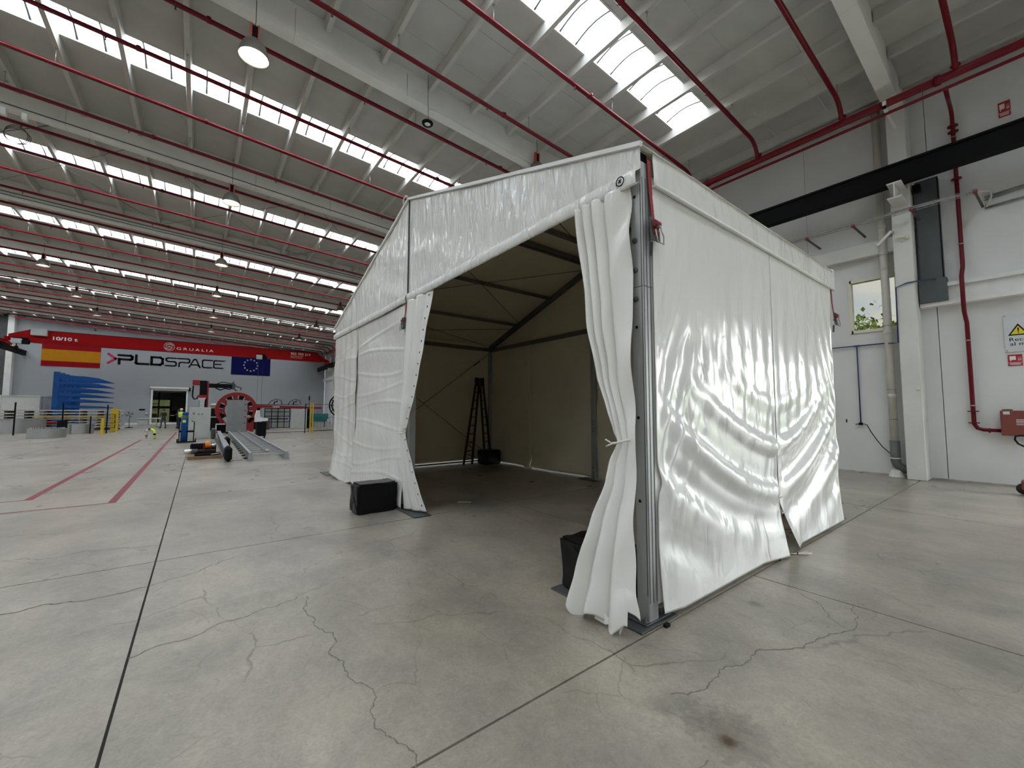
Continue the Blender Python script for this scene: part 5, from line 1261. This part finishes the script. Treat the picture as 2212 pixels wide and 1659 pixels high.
for i in range(9): m.box(6.2+i*.2, 6.21+i*.2, 30, 30.01, .1, 1.9)
for z in (.1, 1.0, 1.9): m.box(5.65, 8, 30, 30.015, z, z+.03)
m.build('mesh_panel', dsteel, t)
t = thing('beacon_pole', (5.9, 31, 0), 'thin black beacon pole above the yellow posts', 'pole')
MB().tube([(6.05, 31, 0), (6.05, 31, 2.4)], .015, 6).tube([(6.05, 31, 2.2), (6.05, 31, 2.5)], .04, 8).build('pole', black, t)
t = thing('spoked_wheel', (9.7, 36.8, 0), 'large black spoked wheel frame half hidden behind the tent', 'wheel')
m = MB()
for r in (.98, .78): m.stroke([(9.72+r*math.cos(a*PI/18), 1.92+r*math.sin(a*PI/18)) for a in range(37)], .09, lambda a, b, s: (a, 36.8-s, b), .12)
m.build('rim', black, t)
m = MB()
for i in range(12): a = PI*i/6; m.stroke([(9.72, 1.92), (9.72+.95*math.cos(a), 1.92+.95*math.sin(a))], .05, lambda a, b, s: (a, 36.8-s, b), .08)
m.build('spoke', black, t)
MB().box(9.3, 9.9, 36.6, 37, 0, 1.1, .02).build('stand', dsteel, t)
t = thing('trestle_frame', (8.5, 34, 0), 'light welded trestle frame on castors beside the tent', 'trestle')
m = MB()
for x in (8.0, 8.45, 8.9):
    m.box(x, x+.05, 33.9, 33.95, .05, .85).box(x, x+.05, 34.4, 34.45, .05, .75)
m.box(8.0, 8.95, 33.9, 33.95, .8, .85).box(8.0, 8.95, 33.9, 33.95, .4, .44).bar((8.0, 33.92, .8), (8.3, 33.92, 1.15), .05, .05)
m.build('frame', gry, t)
for x in (8.02, 8.92): MB().lathe((x, 33.95, .04), [(0, -.02), (.04, -.02), (.04, .02), (0, .02)], 10, 'x').build('castor', black, t)
t = thing('floor_cable', (6, 33, 0), 'thin black cable lying across the floor near the machines', 'cable')
MB().tube([(2.9, 31, .012), (4.5, 31.4, .012), (6.2, 32.2, .012), (8.5, 33.6, .012)], .02, 5).build('cable', black, t)

# roller bed on the floor
t = thing('roller_bed', (1.8, 22, 0), 'long grey roller bed with cross rungs lying on the floor', 'track')
def rb_(f, a0, a1): return (a0[0]+(a1[0]-a0[0])*f, a0[1]+(a1[1]-a0[1])*f)
A0, A1, B0, B1, C0, C1 = (1.27, 14.45), (1.50, 30.6), (2.20, 14.35), (2.46, 30.6), (1.74, 14.7), (1.95, 30.6)
for p, q in ((A0, A1), (B0, B1)):
    MB().bar((p[0], p[1], .11), (q[0], q[1], .11), .05, .20).build('side_rail', mgry, t)
    MB().bar((p[0], p[1], .225), (q[0], q[1], .225), .07, .02).build('rail_cap', steel, t)
MB().bar((C0[0]-.02, C0[1], .22), (C1[0]-.02, C1[1], .22), .02, .04).bar((C0[0]+.03, C0[1], .22), (C1[0]+.03, C1[1], .22), .02, .04).build('centre_rail', steel, t)
for i in range(20):
    f = .01+i/20; p, q = rb_(f, A0, A1), rb_(f, B0, B1)
    MB().bar((p[0], p[1], .16), (q[0], q[1], .16), .07, .05).build('rung', alu, t)
for p in (A0, B0): MB().prism([(p[0]-.07, p[1]-.12, 0), (p[0]+.07, p[1]-.12, 0), (p[0]+.05, p[1]-.05, .22), (p[0]-.05, p[1]-.05, .22)], (0, .18, 0)).build('end_foot', mgry, t)
for i in range(10):
    p = rb_(.04+i*.06, A0, A1); MB().box(p[0]-.12, p[0]-.03, p[1], p[1]+.12, 0, .03).build('foot_plate', black, t)
MB().lathe((C0[0], C0[1]+.05, .26), [(0, -.03), (.03, -.02), (.03, .02), (0, .03)], 8).build('end_knob', wht, t)
t = thing('conveyor_side', (.85, 20, 0), 'grey steel beam with black round-ended blocks left of the roller bed', 'track')
MB().bar((.72, 14.9, .22), (.90, 27.5, .22), .10, .24).build('beam', dsteel, t); MB().bar((.72, 14.9, .36), (.90, 27.5, .36), .16, .03).build('beam_cap', mgry, t)
for x, y, h in ((.73, 14.65, .45), (.93, 19.6, .46)):
    MB().box(x-.09, x+.09, y-.3, y+.3, .02, h, .07).build('black_block', black, t)
MB().box(.55, .75, 26.5, 27.2, 0, .55, .06).build('end_block', dsteel, t)
MB().box(.80, 1.10, 14.7, 14.72, 0, .02).bar((.82, 14.7, .012), (1.0, 19, .012), .02, .02).bar((1.0, 14.7, .012), (1.15, 19, .012), .02, .02).build('floor_strip', steel, t)
MB().box(.70, .78, 15.5, 26, 0, .1).build('support', dsteel, t)
t = thing('loaded_pallet', (.2, 16, 0), 'wooden pallet carrying black rollers and an orange wheel', 'pallet')
for y in (15.75, 16.25, 16.8): MB().box(-.22, .62, y, y+.1, 0, .07).build('bearer', wood, t)
for i in range(7): MB().box(-.24, .64, 15.72+i*.18, 15.84+i*.18, .07, .10).build('deck_board', wood, t)
MB().box(.0, .48, 15.85, 16.4, .101, .26, .03).build('black_frame', black, t)
MB().box(-.18, .5, 16.6, 17.0, .101, .42, .04).build('black_frame', black, t)
MB().box(-.12, .2, 16.62, 16.8, .43, .45).build('metal_sheet', alu, t)
MB().tube([(-.30, 15.9, .24), (-.12, 15.9, .24)], .075, 14).tube([(.30, 16.5, .36), (.5, 16.5, .36)], .06, 14).build('chrome_roller', mat('chrome roller', (.7, .7, .7), .2, .8), t)
MB().tube([(-.12, 15.9, .24), (.02, 15.9, .24)], .07, 14).build('roller_collar', dsteel, t)
MB().lathe((.26, 16.1, .42), [(0, -.06), (.115, -.06), (.115, .06), (0, .06)], 20, 'x').build('orange_wheel', orange, t)
for x in (.17, .35): MB().box(x-.012, x+.012, 16.0, 16.2, .26, .46, .01).build('red_bracket', red_c, t)
MB().tube([(-.05, 15.8, .13), (.3, 15.78, .14), (.6, 15.8, .16)], .04, 8).build('black_tube', black, t)
MB().tube([(.3, 15.76, .13), (.6, 15.72, .17)], .01, 5).build('cable', wht, t)

# ================================================================== OUTSIDE
g_ = MB().box(XR+.3, 90, -60, 90, -.12, -.06).build('outdoor_ground', asphalt); g_['kind'] = 'structure'
def tree(x, y, zc, r, label, n=1400):
    t = thing('tree', (x, y, 0), label, 'tree', 'trees outside the hall windows')
    MB().tube([(x, y, -.1), (x+.1, y, zc*.5), (x, y, zc)], .12, 8, rs=[.16, .12, .05]).build('trunk', bark, t)
    m = MB(); rnd = random.Random(int(x*7+y))
    for i in range(n):
        d = Vector((rnd.gauss(0, 1), rnd.gauss(0, 1), rnd.gauss(0, .8))).normalized()
        rr = r*(.55+.45*rnd.random())*(1+.35*noise.noise(d*2.2)); c = Vector((x, y, zc))+d*rr
        a = Vector((rnd.uniform(-1, 1), rnd.uniform(-1, 1), rnd.uniform(-1, 1))).normalized()*.13; b = a.cross(d).normalized()*.09
        m.add([c-a, c+b, c+a, c-b], [(0, 1, 2, 3)])
    o = m.build('foliage', leaf, t); o['kind'] = 'stuff'
tree(25, 4.9, 4.1, 2.1, 'green leafy tree seen through the small window right of the tent', 2600)
for q_, (x_, y_) in enumerate(((20, -1.5), (21, -7.3), (20.5, -13))): tree(x_, y_, 1.6, 2.2, '%s leafy tree outside the side loading door' % ordn[q_], 900)
